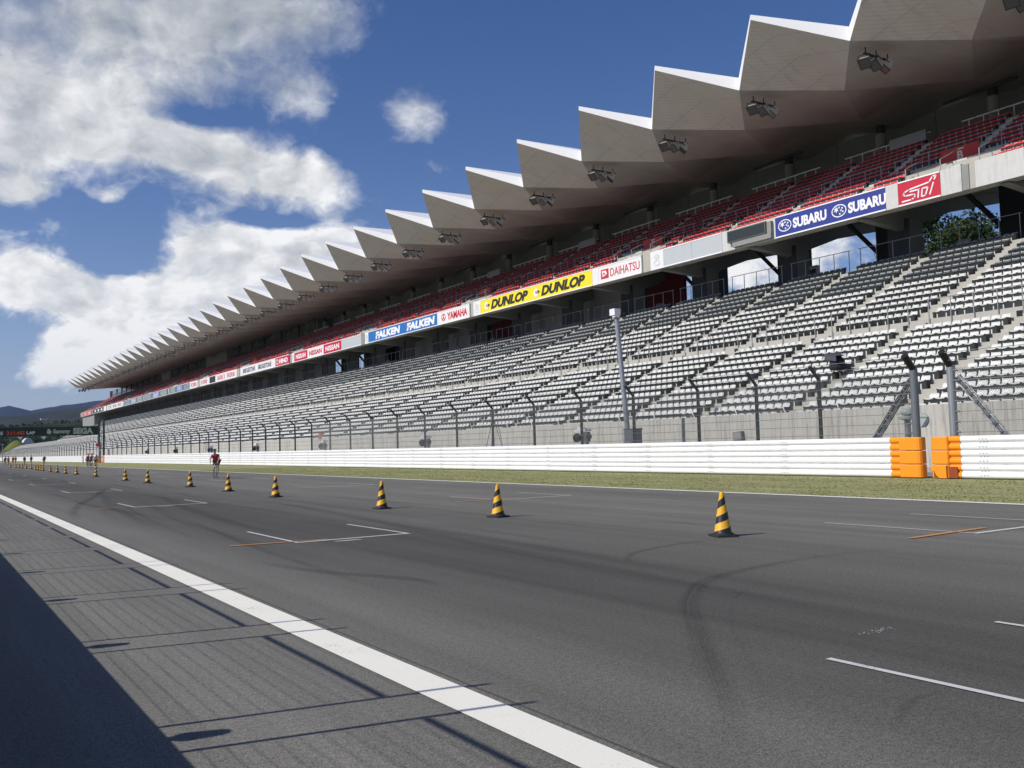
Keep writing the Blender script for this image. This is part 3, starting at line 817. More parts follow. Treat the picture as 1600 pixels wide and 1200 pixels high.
# seats -------------------------------------------------------------
def seat_mesh(name, m, cols=3, under=True, tip=None):
    pr = [(-.235, .385), (-.235, .420), (-.10, .405), (.12, .415), (.165, .475), (.19, .545), (.20, .61)]
    V = []; Fc = []; MI = []
    ys = [-.215, 0, .215] if cols == 3 else [-.215, .215]
    nl = len(pr)
    for layer in (0, 1):
        for i, (x, z) in enumerate(pr):
            for y in ys:
                dx = .03 if (y == 0 and i >= 4) else 0; dz = -.025 if (y == 0 and i < 4) else 0
                ox, oz = (.022, -.022) if layer else (0, 0)
                V.append((x + dx + ox * (1 if i > 3 else .2), y * (1 if i not in (0, nl - 1) else .86), z + dz + oz * (1 if i < 5 else .1)))
    c = len(ys); N = nl * c
    for i in range(nl - 1):
        for j in range(c - 1):
            a = i * c + j
            Fc.append((a, a + 1, a + 1 + c, a + c)); MI.append(3 if (i == nl - 2 and tip) else 0)
            a += N; Fc.append((a, a + c, a + 1 + c, a + 1)); MI.append(0)
        a = i * c; Fc.append((a, a + c, a + c + N, a + N)); MI.append(0)
        a = i * c + c - 1; Fc.append((a, a + N, a + c + N, a + c)); MI.append(0)
    for j in range(c - 1):
        Fc.append((j, j + N, j + 1 + N, j + 1)); MI.append(0)
        a = (nl - 1) * c + j; Fc.append((a, a + 1, a + 1 + N, a + N)); MI.append(0)
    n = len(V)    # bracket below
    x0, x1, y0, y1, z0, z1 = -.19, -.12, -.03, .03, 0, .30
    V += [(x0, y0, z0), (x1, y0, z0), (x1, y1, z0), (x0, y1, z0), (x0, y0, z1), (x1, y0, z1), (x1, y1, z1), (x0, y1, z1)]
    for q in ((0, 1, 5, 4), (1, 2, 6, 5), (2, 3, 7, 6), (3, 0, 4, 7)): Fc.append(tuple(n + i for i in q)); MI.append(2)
    n = len(V)    # dark block standing in for the shade under the seat
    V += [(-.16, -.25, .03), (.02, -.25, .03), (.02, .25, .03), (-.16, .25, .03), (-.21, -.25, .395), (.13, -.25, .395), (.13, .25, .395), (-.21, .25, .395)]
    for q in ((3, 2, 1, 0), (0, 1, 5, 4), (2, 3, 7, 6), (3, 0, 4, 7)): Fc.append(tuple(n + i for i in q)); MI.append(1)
    return np.array(V), Fc, MI, [m, SEAT_SHADE, CONC_PALE] + ([tip] if tip else [])
def mesh_from(name, V, Fc, MI, mats):
    me = bpy.data.meshes.new(name); me.from_pydata(V.tolist(), [], Fc)
    for m in mats: me.materials.append(m)
    me.polygons.foreach_set('material_index', MI); me.update(); return me
def bulk(name, tmpl, pos, label, cat, group=None):
    V, Fc, MI, mats = tmpl; n = len(V); K = len(pos)
    P = np.array(pos)[:, None, :] + V[None, :, :]
    quads = np.array(Fc); f = (quads[None, :, :] + (np.arange(K) * n)[:, None, None]).reshape(-1, 4)
    me = bpy.data.meshes.new(name); me.vertices.add(K * n); me.vertices.foreach_set('co', P.ravel())
    me.loops.add(f.size); me.loops.foreach_set('vertex_index', f.ravel().astype(np.int32)); me.polygons.add(len(f))
    me.polygons.foreach_set('loop_start', np.arange(0, f.size, 4, dtype=np.int32)); me.polygons.foreach_set('loop_total', np.full(len(f), 4, dtype=np.int32))
    for m in mats: me.materials.append(m)
    me.polygons.foreach_set('material_index', np.tile(np.array(MI, dtype=np.int32), K)); me.update()
    o = bpy.data.objects.new(name, me); C.objects.link(o)
    return tag(o, label, cat, group, 'stuff')
posW, posG = [], []
for k, a, c in blocks(S0, S2):
    for j in range(10):
        y = a + .25 + .505 * j
        for i, (x, z) in enumerate(rowsL): posW.append((x + .56, y, z))
        if c < S1:
            for i, (x, z) in enumerate(rowsU): (posW if i < 6 else posG).append((x + .56, y, z))
def split(pos, n):
    vis = []
    for i, p in enumerate(pos):
        X, Y, Z = project((p[0], p[1], p[2] + .5))
        if Z > 0 and -10 < X < 1610 and -10 < Y < 1210: vis.append((Z, i))
    vis.sort(); near = set(i for _, i in vis[:n])
    return [pos[i] for i in sorted(near)], [p for i, p in enumerate(pos) if i not in near and p[1] < 540]
def seats(pos, tmpl3, tmpl2, n, name, label, restname, restlabel, group):
    near, rest = split(pos, n)
    me = mesh_from(name, *tmpl3)
    for p in near:
        o = bpy.data.objects.new(name, me); C.objects.link(o); o.location = p
        tag(o, label, 'seat', group)
    bulk(restname, tmpl2, rest, restlabel, 'seats')
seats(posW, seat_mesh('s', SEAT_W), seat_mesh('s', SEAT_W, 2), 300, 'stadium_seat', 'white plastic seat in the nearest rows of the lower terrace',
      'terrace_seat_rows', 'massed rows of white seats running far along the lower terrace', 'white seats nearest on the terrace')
bulk('grey_seat_rows', seat_mesh('s', SEAT_G, 2, tip=SEAT_GHL), [p for p in posG if p[1] < 400], 'dark grey seats filling the top six rows of the terrace', 'seats')

# railings ------------------------------------------------------------
def railing(name, x, y0, y1, z0, z1, step, parent, m=GREY_RAIL, mid=False):
    b = MB(); b.tube([(x, y0 - .12, z1), (x, y1 + .12, z1)], .026, 6)
    n = max(2, int(round((y1 - y0) / step)) + 1)
    for i in range(n):
        y = y0 + (y1 - y0) * i / (n - 1); b.box(x - .02, x + .02, y - .02, y + .02, z0, z1 - .02)
    if mid:
        for q in (.33, .62): b.tube([(x, y0, z0 + (z1 - z0) * q), (x, y1, z0 + (z1 - z0) * q)], .009, 4)
    return b.build(name, m, parent)
for k, a, c in blocks(S0, S1):
    railing('walkway_railing', 44.33, a + .05, c - .05, WALK_Z, 8.38, 1.24, GS)
    railing('rear_railing', 55.75, a + .1, c + .25, rowsU[11][1], 14.45, 1.3, GS)
# balcony -------------------------------------------------------------
AD_X, AD_Z0, AD_Z1 = 52.0, 15.62, 17.18
L = 9.783; SB = 38.48; NOTCH = [2.2 + 29.42 * i for i in range(0, 14)]     # recesses between the banner runs
rowsR = [(52.42 + .73 * i, 17.02 + .50 * i) for i in range(3)]
CROSS_X, CROSS_Z = 54.6, 18.35
rowsR2 = [(55.85 + .81 * i, 18.9 + .52 * i) for i in range(7)]
b = MB()
prof = [(52.06, AD_Z0 + .03), (52.06, AD_Z1 - .02), (52.25, AD_Z1 - .02), (52.25, 17.02)]
for i, (x, z) in enumerate(rowsR):
    nx = rowsR[i + 1][0] if i < 2 else CROSS_X; nz = rowsR[i + 1][1] if i < 2 else CROSS_Z
    prof += [(nx, z), (nx, nz)]
prof += [(55.85, CROSS_Z), (55.85, rowsR2[0][1])]
for i, (x, z) in enumerate(rowsR2):
    nx = rowsR2[i + 1][0] if i < 6 else 61.6; nz = rowsR2[i + 1][1] if i < 6 else 22.3
    prof += [(nx, z), (nx, nz)]
prof += [(61.8, 22.3), (61.8, 21.2), (70.0, 21.2), (70.0, 19.6), (62.5, 18.2), (53.4, 15.75)]
b.extrude_profile(prof, S0, S1, closed=True, seg=40)
RB0 = 39.95
for k in range(-8, 60):                # aisle steps
    a = RB0 + PER * k - 1.0
    if a < S0 or a > S1: continue
    for i, (x, z) in enumerate(rowsR):
        nx = rowsR[i + 1][0] if i < 2 else CROSS_X; b.box(nx - .38, nx - .003, a, a + .9, z + .002, z + .2, 1)
    for i in range(6): nx = rowsR2[i + 1][0]; b.box(nx - .39, nx - .003, a, a + .9, rowsR2[i][1] + .002, rowsR2[i][1] + .28, 1)
b.build('balcony', [CONC, CONC_PALE], GS)
# under the balcony: ribs at each pillar line and a shallow ceiling
for k in range(-4, 36):
    y = 38.9 + 9.783 * k
    if y < S0 or y > S1: continue
    b = MB()
    b.poly([(52.6, y + .3, 15.62), (53.4, y + .3, 15.70), (62.5, y + .3, 18.15), (69.5, y + .3, 19.5), (69.5, y + .3, 18.7), (62.5, y + .3, 17.2), (57.0, y + .3, 15.3)])
    b.poly([(52.6, y + .9, 15.62), (57.0, y + .9, 15.3), (62.5, y + .9, 17.2), (69.5, y + .9, 18.7), (69.5, y + .9, 19.5), (62.5, y + .9, 18.15), (53.4, y + .9, 15.70)])
    for (xa, za), (xb, zb) in (((52.6, 15.62), (57, 15.3)), ((57, 15.3), (62.5, 17.2)), ((62.5, 17.2), (69.5, 18.7))):
        b.quad((xa, y + .3, za), (xa, y + .9, za), (xb, y + .9, zb), (xb, y + .3, zb))
    b.build('rib', CONC_DARK, GS)
# pillars below the balcony
src = src2 = None
for k in range(-4, 36):
    y = 38.9 + 9.783 * k
    if y < S0 or y > S1: continue
    if src is None:
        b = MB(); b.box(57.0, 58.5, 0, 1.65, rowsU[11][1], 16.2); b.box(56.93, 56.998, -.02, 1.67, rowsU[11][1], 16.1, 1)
        src = b.build('pillar', [CONC_DARK, DARKWALL], GS, loc=(0, y, 0))
        b = MB(); b.box(62.0, 64.0, 4.3, 6.3, rowsU[11][1], 18.1)
        b.tube([(60.5, 8.2, 18.3), (62.5, 6.2, 15.0)], .18, 6)
        src2 = b.build('rear_pillar', DARKWALL, GS, loc=(0, y, 0))
    else:
        for s_ in (src, src2): o = s_.copy(); C.objects.link(o); o.location = (0, y, 0)
# rooms and walls at the back of the concourse
def rear(name, y0, y1, m, x=60.2, ztop=17.7, thick=.3):
    b = MB(); y = y0
    while y < y1 - .1:
        e = min(y + 3.2, y1); b.box(x, x + thick, y + .03, e - .03, rowsU[11][1], ztop); y = e
    b.box(x + .05, x + thick - .02, y0, y1, rowsU[11][1], ztop - .01)
    return b.build(name, m, GS)
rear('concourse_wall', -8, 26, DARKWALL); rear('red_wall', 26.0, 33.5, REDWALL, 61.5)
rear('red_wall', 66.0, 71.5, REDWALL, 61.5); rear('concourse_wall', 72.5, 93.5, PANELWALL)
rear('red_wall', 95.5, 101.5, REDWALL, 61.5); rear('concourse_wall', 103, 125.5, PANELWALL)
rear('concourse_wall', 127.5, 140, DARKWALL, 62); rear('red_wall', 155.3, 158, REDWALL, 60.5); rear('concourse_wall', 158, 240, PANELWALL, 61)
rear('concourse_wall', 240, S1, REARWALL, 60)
# doors and boxes on the concourse
for y in (67.4, 98.5, 129, 133, 163, 168, 187, 191, 30.5, 36.4):
    b = MB(); b.box(60.0, 60.12, y, y + 1.0, rowsU[11][1], 14.5); b.box(59.97, 60.0, y + .08, y + .92, 12.6, 14.35, 1)
    b.build('door', [GALV, PANELWALL], GS)
b = MB(); b.box(60.0, 60.3, 49.2, 50.9, 13.2, 14.9); b.box(59.97, 60.0, 49.35, 50.75, 13.9, 14.6, 1); b.build('kiosk', [WHITE_STEEL, BLACK], GS)
# end block under the far end of the balcony
b = MB(); b.box(52.5, 66, 356, 383, 10, 15.6); b.build('end_block', CONC_DARK, GS)

# red seats
posR = []
def in_notch(y, w0=-1.6, w1=5.2):
    for n in NOTCH:
        if n + w0 < y < n + w1: return True
    return False
RB0 = 39.95
for k in range(-8, 60):
    a = RB0 + PER * k
    if a < S0 or a + 5 > S1: continue
    for j in range(10):
        y = a + .25 + .502 * j
        for i, (x, z) in enumerate(rowsR):
            if not in_notch(y): posR.append((x + .40, y, z))
        for i, (x, z) in enumerate(rowsR2): posR.append((x + .45, y, z))
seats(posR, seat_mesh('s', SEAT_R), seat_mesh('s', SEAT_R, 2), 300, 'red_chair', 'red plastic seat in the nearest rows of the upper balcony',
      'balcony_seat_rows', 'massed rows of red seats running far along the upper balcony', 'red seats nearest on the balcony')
for k in range(-8, 60):
    a = RB0 + PER * k
    if a < S0 or a + 5 > S1: continue
    railing('balcony_railing', 55.72, a, a + 5.0, CROSS_Z, 19.75, 1.25, GS)
# pale bars behind the last row, broken at the aisles, and shutters
for k in range(-3, 38):
    y = 38.9 + 9.783 * k
    if y < S0 or y > 166: continue
    b = MB()
    yy = y + 1.0
    while yy < y + 8.4:
        b.box(61.5, 61.62, yy, yy + 1.0, 23.02, 23.10); b.box(61.53, 61.59, yy + .45, yy + .5, 22.3, 23.02); yy += 1.06
    b.build('rear_bar', WHITE_STEEL, GS)
for k in (-1, 1, 5, 7):
    b = MB(); y = 29.12 + 9.783 * k; b.box(61.3, 61.4, y + 1.2, y + 4.2, 22.4, 23.3); b.build('side_screen', GALV, GS)

# recess stairs with red lettered boards
FONT_N = [0]
def text_mesh(txt, shear=0, bold=0.0, spacing=1.0):
    cu = bpy.data.curves.new('t', 'FONT'); cu.body = txt; cu.shear = shear; cu.offset = bold; cu.extrude = .02; cu.space_character = spacing; cu.resolution_u = 3
    o = bpy.data.objects.new('t', cu); C.objects.link(o)
    dg = bpy.context.evaluated_depsgraph_get()
    me = bpy.data.meshes.new_from_object(o.evaluated_get(dg)); bpy.data.objects.remove(o); bpy.data.curves.remove(cu)
    return me
def put_text(txt, y_left, y_right, z0, z1, m, parent, x=51.93, shear=0, bold=0.0, name='lettering', spacing=1.0, sx=None, face=-1):
    """letters on a plane of constant x, read from the track: left is larger y"""
    me = text_mesh(txt, shear, bold, spacing)
    n = len(me.vertices); co = np.zeros(n * 3); me.vertices.foreach_get('co', co); co = co.reshape(-1, 3)
    a, c = co.min(0), co.max(0)
    u = (co[:, 0] - a[0]) / (c[0] - a[0]); v = (co[:, 1] - a[1]) / (c[1] - a[1]); w = (co[:, 2] - a[2]) / max(1e-6, c[2] - a[2])
    q = np.zeros_like(co); q[:, 0] = x - w * .02; q[:, 1] = y_left + (y_right - y_left) * u; q[:, 2] = z0 + (z1 - z0) * v
    me.vertices.foreach_set('co', q.ravel()); me.materials.clear(); me.materials.append(m); me.update(); me.name = name
    o = bpy.data.objects.new(name, me); C.objects.link(o); o.parent = parent
    return o
def emblem(parent, m, polys, x=51.93, name='emblem', t=.02):
    b = MB()
    for pl in polys:
        f = [(x - t, y, z) for y, z in pl]; bk = [(x, y, z) for y, z in pl]
        b.poly(f); b.poly(bk[::-1])
        for i in range(len(pl)): j = (i + 1) % len(pl); b.quad(f[i], bk[i], bk[j], f[j])
    return b.build(name, m, parent)
def ell(cy, cz, ry, rz_, n=24, a0=0, a1=2 * math.pi): return [(cy + ry * math.cos(a0 + (a1 - a0) * i / n), cz + rz_ * math.sin(a0 + (a1 - a0) * i / n)) for i in range(n if a1 - a0 > 6.2 else n + 1)]
def ring(cy, cz, ry, rz_, w, n=28):
    o = []
    for i in range(n):
        a, c = 2 * math.pi * i / n, 2 * math.pi * (i + 1) / n
        o.append([(cy + ry * math.cos(a), cz + rz_ * math.sin(a)), (cy + ry * math.cos(c), cz + rz_ * math.sin(c)), (cy + (ry - w) * math.cos(c), cz + (rz_ - w) * math.sin(c)), (cy + (ry - w) * math.cos(a), cz + (rz_ - w) * math.sin(a))])
    return o
def star(cy, cz, r, n=6, k=.38): return [(cy + (r if i % 2 == 0 else r * k) * math.sin(math.pi * i / n), cz + (r if i % 2 == 0 else r * k) * math.cos(math.pi * i / n)) for i in range(2 * n)]
def strokes(paths, w):
    """thick polylines in (y, z)"""
    out = []
    for P in paths:
        for (a, c) in zip(P[:-1], P[1:]):
            d = Vector((c[0] - a[0], c[1] - a[1])); n = Vector((-d.y, d.x)).normalized() * w / 2
            out.append([(a[0] + n.x, a[1] + n.y), (c[0] + n.x, c[1] + n.y), (c[0] - n.x, c[1] - n.y), (a[0] - n.x, a[1] - n.y)])
        for a in P[1:-1]: out.append(ell(a[0], a[1], w / 2, w / 2, 8))
    return out
INK_W = mat('white_ink', (.86, .86, .86), .5, .02, 2); INK_K = mat('black_ink', (.03, .025, .02), .5, .1, 2); INK_R = mat('red_ink', (.62, .03, .035), .5, .06, 2)
INK_G = mat('grey_ink', (.16, .17, .19), .5, .1, 2); CREAM = mat('cream_ink', (.78, .70, .50), .5, .05, 2)
letters = ['A', 'B', 'C', '5', 'F', 'F', 'H', 'I']
for i, n in enumerate(NOTCH[:12]):
    if i == 0: continue
    t = thing('section_board', 'red board marked %s at the %s balcony stairwell from the right' % (letters[i] if i < 5 else 'faintly', ORD[i - 1]), 'sign board', (0, 0, 0), 0, 'red boards at the balcony stairwells')
    y = n + 1.3; b = MB(); b.box(55.60, 55.66, y - .1, y + 2.5, 18.45, 19.5); b.build('board', RED_BOARD, t)
    if i < 5:
        put_text(letters[i], y + 1.35, y + .95, 18.65, 19.2, CREAM, t, x=55.598, bold=.03); emblem(t, CREAM, [[(y + .9, 19.28), (y + 1.4, 19.28), (y + 1.4, 19.36), (y + .9, 19.36)]], x=55.598, name='bar')
    b = MB()       # stair opening with side slabs
    b.poly([(54.75, n + 4.6, 17.3), (54.75, n + 4.6, 18.3), (52.6, n + 4.6, 17.25), (52.6, n + 4.6, 16.9)])
    b.box(53.0, 54.7, n - .6, n + 4.5, 17.28, 17.30, 1)
    for q in (n - .5, n + 2.0, n + 4.4): b.tube([(52.7, q, 17.2), (52.7, q, 18.1), (54.6, q, 19.0)], .03, 6, m=2)
    b.build('stair_opening', [CONC_PALE, BLACK, GREY_RAIL], GS)

# ------------------------------------------------------------------ roof
roof = MB(); soff = MB(); fas = MB(); inner = MB()
ZB, ZBT, ZA, ZAT, ZC = 25.05, 25.93, 27.39, 27.72, 24.47
XB, XA, XC, XR = 47.12, 43.62, 52.3, 66.4
ZR = 25.72
L = 9.006; SB = 35.43
BAYS = range(-5, 36)
for i in BAYS:
    y0, y1 = SB + i * L, SB + (i + 1) * L; ym = (y0 + y1) / 2
    B0, B1 = (XB, y0, ZB), (XB, y1, ZB); A = (XA, ym, ZA); Cc = (XC, ym, ZC)
    soff.tri(A, Cc, B0); soff.tri(A, B1, Cc)
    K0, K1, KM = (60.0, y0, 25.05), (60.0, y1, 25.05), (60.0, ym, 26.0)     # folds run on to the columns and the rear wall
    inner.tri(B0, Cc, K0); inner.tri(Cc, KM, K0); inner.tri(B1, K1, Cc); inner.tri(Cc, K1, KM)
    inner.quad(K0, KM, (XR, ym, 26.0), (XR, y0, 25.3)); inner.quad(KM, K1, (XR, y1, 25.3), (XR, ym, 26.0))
    # fascia
    T0, T1, TA = (XB, y0, ZBT), (XB, y1, ZBT), (XA, ym, ZAT)
    fas.quad(B0, T0, TA, A); fas.quad(A, TA, T1, B1)
    # folded roof sheets: ridge from A, valleys from B
    RA, R0, R1 = (XR, ym, ZAT + .35), (XR, y0, ZBT + .25), (XR, y1, ZBT + .25)
    roof.quad(T0, R0, RA, TA); roof.quad(TA, RA, R1, T1)
    # rear gable
    roof.quad(R0, (XR, y0, ZR), (XR, ym, ZR), RA); roof.quad(RA, (XR, ym, ZR), (XR, y1, ZR), R1)
ye = SB + 36 * L      # end wall
soff.poly([(XB, ye, ZB), (XB, ye, ZBT), (XR, ye, ZBT + .25), (XR, ye, ZR), (XC, ye, ZC)])
yn = SB - 5 * L
soff.poly([(XC, yn, ZC), (XR, yn, ZR), (XR, yn, ZBT + .25), (XB, yn, ZBT), (XB, yn, ZB)])
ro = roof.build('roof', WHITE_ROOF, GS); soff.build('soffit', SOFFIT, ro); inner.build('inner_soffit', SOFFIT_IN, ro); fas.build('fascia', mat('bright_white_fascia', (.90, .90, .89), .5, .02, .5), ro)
# columns behind the last row, ducts hung beside them
src = None
for k in range(-5, 36):
    y = 35.8 + 9.006 * k
    if y < -14: continue
    if src is None:
        b = MB(); b.tube([(62.7, 0, 21.2), (62.7, 0, 24.5)], .40, 14); b.tube([(62.7, 0, 24.5), (62.7, 0, 25.25)], .34, 14, m=1)
        src = b.build('roof_column', [CONC_DARK, DARKWALL], GS, loc=(0, y, 0))
    else: o = src.copy(); C.objects.link(o); o.location = (0, y, 0)
    if k % 2 == 0:
        b = MB(); b.tube([(61.6, y - 2.3, 24.85), (61.9, y + 3.2, 24.9)], .11, 6); b.build('duct', DARKWALL, GS)
b = MB(); y = S0
while y < S1: b.box(64.8, 65.1, y + .03, min(y + 4.5, S1) - .03, 21.2, 25.66); y += 4.5
b.box(64.86, 65.08, S0, S1, 21.2, 25.62)
b.build('upper_rear_wall', REARWALL, GS)
# lounge boxes with glazing at the back of the balcony
MUL = [164.5, 174.6, 184.7, 195.5, 204.5, 214.2, 223, 0, 242.5, 252.9, 262.6, 272.2, 281.7, 0, 293.9, 303.9, 313, 322.4, 332, 341.4, 350.3, 359.5, 369.1, 378.5]
lg = MB(); lg.box(61.9, 64.7, 164.0, 383, 21.25, 22.6)
lg.box(61.95, 64.7, 223.3, 242.2, 22.6, 25.35); lg.box(61.95, 64.7, 282, 293.6, 22.6, 25.35)
lg.box(61.95, 64.7, 164.0, 164.3, 22.6, 25.35); lg.box(61.95, 64.7, 382.7, 383, 22.6, 25.35)
lg = lg.build('lounge', REARWALL, GS)
for a, c in zip(MUL[:-1], MUL[1:]):
    if a == 0 or c == 0: continue
    b = MB(); b.quad((62.05, a + .35, 22.6), (62.05, c - .35, 22.6), (62.25, c - .35, 25.3), (62.25, a + .35, 25.3)); b.quad((62.12, c - .35, 22.6), (62.12, a + .35, 22.6), (62.32, a + .35, 25.3), (62.32, c - .35, 25.3))
    b.box(61.98, 62.5, a - .3, a + .3, 22.6, 25.3, 1)
    for q in (1, 2): yq = a + (c - a) * q / 3; b.box(61.99, 62.05, yq - .04, yq + .04, 22.75, 23.7, 1)
    b.box(61.96, 62.02, a + .35, c - .35, 23.55, 23.62, 1)
    b.build('window', [GLASS, DARKWALL], lg)

# floodlights under the roof edge --------------------------------------
LAMPBODY = mat('pale_lamp_housing', (.50, .52, .50), .4, .08, 5); LAMPGLASS = mat('dark_lamp_glass', (.06, .06, .055), .15, .1, 3)
def floodlight(loc, label):
    t = thing('floodlight', label, 'floodlight', loc, 0, 'floodlight clusters under the roof edge')
    b = MB(); b.box(-1.2, 1.35, -.05, .05, .30, .40)
    for x in (-1.0, 0, 1.1): b.tube([(x, 0, .35), (x, 0, .75)], .04, 6)
    b.build('bracket', BLACK, t)
    for k, (x, dy, rz_) in enumerate(((-.85, .12, .25), (.0, -.05, -.1), (.85, -.12, -.55))):
        h = MB()
        f = [(-.34, -.34), (.34, -.34), (.34, .34), (-.34, .34)]; g_ = [(-.17, -.17), (.17, -.17), (.17, .17), (-.17, .17)]
        fr = [(-.32, a, c) for a, c in f]; bk = [(.30, a, c) for a, c in g_]
        for i in range(4): j = (i + 1) % 4; h.quad(fr[i], fr[j], bk[j], bk[i])
        h.poly(bk)
        h.poly([(-.321, a, c) for a, c in reversed(f)], 1)
        for i in range(4):
            j = (i + 1) % 4
            h.tube([fr[i], fr[j]], .028, 4, m=2)
        h.tube([(.0, -.36, 0), (0, -.36, .42), (0, .36, .42), (0, .36, 0)], .03, 5, m=2)
        o = h.build('lamp_head', [LAMPBODY, LAMPGLASS, BLACK], t)
        o.location = (x, dy, .0); o.rotation_euler = (0, R(-48), rz_)
    return t
src = None
for i in range(-3, 37):
    loc = (49.1, SB + i * L - .33, 23.98)
    n = i + 3
    lab = 'three lamp floodlight cluster under the roof edge, %s cluster from the near end' % ORD[n]
    if src is None: src = floodlight(loc, lab)
    else: c = copy_tree(src); c.location = loc; c['label'] = lab

# ------------------------------------------------------------------ banners on the balcony front
def banner(y0, y1, col, label, trim=True, cat='banner', name='advertising_banner', m=None, group=None):
    t = thing(name, label, cat, (0, 0, 0), 0, group)
    b = MB(); b.box(51.95, 52.055, y0 + .01, y1 - .01, AD_Z0, AD_Z1)
    b.build('panel', m or mat('banner_%02d%02d%02d' % tuple(int(c * 99) for c in col), col, .5, .03, 1.5), t)
    if trim:
        b = MB(); b.box(51.925, 51.949, y0 + .02, y1 - .02, AD_Z0 + .005, AD_Z0 + .10); b.box(51.925, 51.949, y0 + .02, y1 - .02, AD_Z1 - .09, AD_Z1 - .005)
        b.build('trim', INK_W, t)
    return t
def blank(y0, y1, m=None):
    b = MB(); b.box(51.95, 52.055, y0 + .01, y1 - .01, AD_Z0, AD_Z1); b.build('balcony_panel', m or CONC_PALE, GS)
BLUE = (.028, .045, .27); RED = (.55, .012, .04); WHT = (.80, .80, .80); YEL = (.88, .74, .025); FB = (.02, .16, .48); PALE = (.50, .53, .55)
X = 51.948
zc = (AD_Z0 + AD_Z1) / 2
# right-hand pale concrete panels and the red one
CP = CONC_PALE
blank(17.0, 28.1, CP)
blank(28.1, 31.0, CP)
blank(31.85, 33.2, CP)
t = banner(33.2, 36.1, RED, 'red banner with a slanted white outlined logo of joined letters')
y0, y1 = 33.45, 35.85; Wd = y1 - y0
def U(u, v): return (y1 - u * Wd, 15.82 + v * 1.16)
emblem(t, INK_W, strokes([[U(1.0, 1.0), U(.90, 1.0), U(.80, .74), U(.22, .62), U(.08, .52), U(.05, .40), U(.12, .32), U(.34, .32), U(.40, .24), U(.36, .12), U(.28, .06), U(0, .05)],
    [U(.24, .50), U(.52, .50)], [U(.50, .50), U(.47, .06)], [U(.60, .50), U(.57, .06)], [U(.60, .50), U(.76, .50)], [U(.76, .50), U(.68, .10), U(.58, .08)], [U(.92, .68), U(.80, .08)], [U(1.0, 1.0), U(.94, .80)]], .085), x=X, name='logo')
blank(36.1, 37.0, CP)
t = banner(37.0, 46.1, BLUE, 'dark blue banner with the same white name twice and oval star badges')
for a in (45.85, 41.2):
    cy = a - .62
    emblem(t, INK_W, ring(cy, zc, .60, .43, .07), x=X)
    emblem(t, INK_W, [star(cy + .22, zc + .10, .24)] + [star(cy - d1, zc + d2, .10) for d1, d2 in ((.02, .22), (.26, .14), (.30, -.10), (.06, -.22), (.16, .0))], x=X)
    put_text('SUBARU', a - 1.35, a - 4.25, zc - .36, zc + .36, INK_W, t, x=X, bold=.045)
blank(46.1, 51.4, CP)
t = thing('display_screen', 'dark electronic display box on the white balcony panel beside the blue banner', 'display')
b = MB(); b.box(51.62, 51.95, 46.75, 50.55, 16.12, 17.0); b.build('housing', mat('display_housing', (.10, .11, .10), .5, .05, 3), t)
b = MB(); b.box(51.612, 51.62, 46.85, 50.45, 16.2, 16.92); b.build('screen', mat('dark_screen', (.035, .042, .038), .25, .05, 3), t)
b = MB(); b.box(51.66, 51.95, 46.3, 50.1, 15.72, 16.08); b.box(51.70, 51.95, 46.3, 46.7, 16.08, 16.95); b.build('bracket', CONC_DARK, t)
t = banner(51.4, 54.75, PALE, 'plain pale grey panel left of the display screen, right one of two')
t = banner(54.75, 58.1, PALE, 'plain pale grey panel left of the display screen, left one of two')
FAINT = mat('faint_ink', (.66, .66, .64), .6, .03, 3)
def faint_logo(y0, y1, lab):
    t = banner(y0, y1, WHT, lab, False, 'panel', 'logo_panel', mat('banner_white', WHT, .5, .03, 1.5))
    c = (y0 + y1) / 2; emblem(t, FAINT, [ell(c, zc + .25, .34, .26, 14)] + ring(c, zc - .25, .40, .24, .09, 16), x=X)
    return t
faint_logo(58.1, 59.75, 'white panel with a faint grey logo beside the second grey recess')
t = banner(60.9, 66.9, WHT, 'white banner with thin red lettering and a red square badge')
put_text('DAIHATSU', 65.15, 61.15, zc - .36, zc + .36, INK_R, t, x=X)
emblem(t, INK_R, [[(65.4, zc - .42), (66.5, zc - .42), (66.5, zc + .42), (65.4, zc + .42)]], x=X); emblem(t, INK_W, [[(66.2, zc - .26), (65.6, zc - .05), (65.75, zc + .26), (66.35, zc + .30)]], x=X - .02); emblem(t, INK_R, [[(66.1, zc - .1), (65.8, zc + .02), (66.15, zc + .16)]], x=X - .04)
blank(66.9, 67.8, mat('banner_white', WHT))
t = banner(67.8, 88.0, YEL, 'long yellow banner with heavy black slanted lettering repeated twice')
for a in (87.2, 77.6):
    put_text('DUNLOP', a - 1.45, a - 8.7, zc - .50, zc + .50, INK_K, t, x=X, shear=.28, bold=.05)
    emblem(t, INK_W, [ell(a - .55, zc - .02, .42, .42, 18)], x=X); emblem(t, INK_K, [[(a - .75, zc - .2), (a - 1.25, zc + .02), (a - .75, zc + .22), (a - .88, zc)]], x=X - .02); emblem(t, INK_R, [ell(a - .6, zc, .13, .13, 10)], x=X - .02)
faint_logo(88.0, 89.5, 'white panel with a faint grey logo left of the yellow banner')
t = banner(90.4, 98.1, WHT, 'white banner with tall red lettering and a round red badge')
put_text('YAMAHA', 95.6, 90.9, zc - .42, zc + .42, INK_R, t, x=X, bold=.03); emblem(t, INK_R, ring(96.5, zc, .5, .42, .09) + strokes([[(96.5, zc + .36), (96.5, zc)], [(96.5, zc), (96.2, zc - .3)], [(96.5, zc), (96.8, zc - .3)]], .12), x=X)
t = banner(98.1, 118.2, FB, 'bright blue banner with bold white lettering repeated twice')
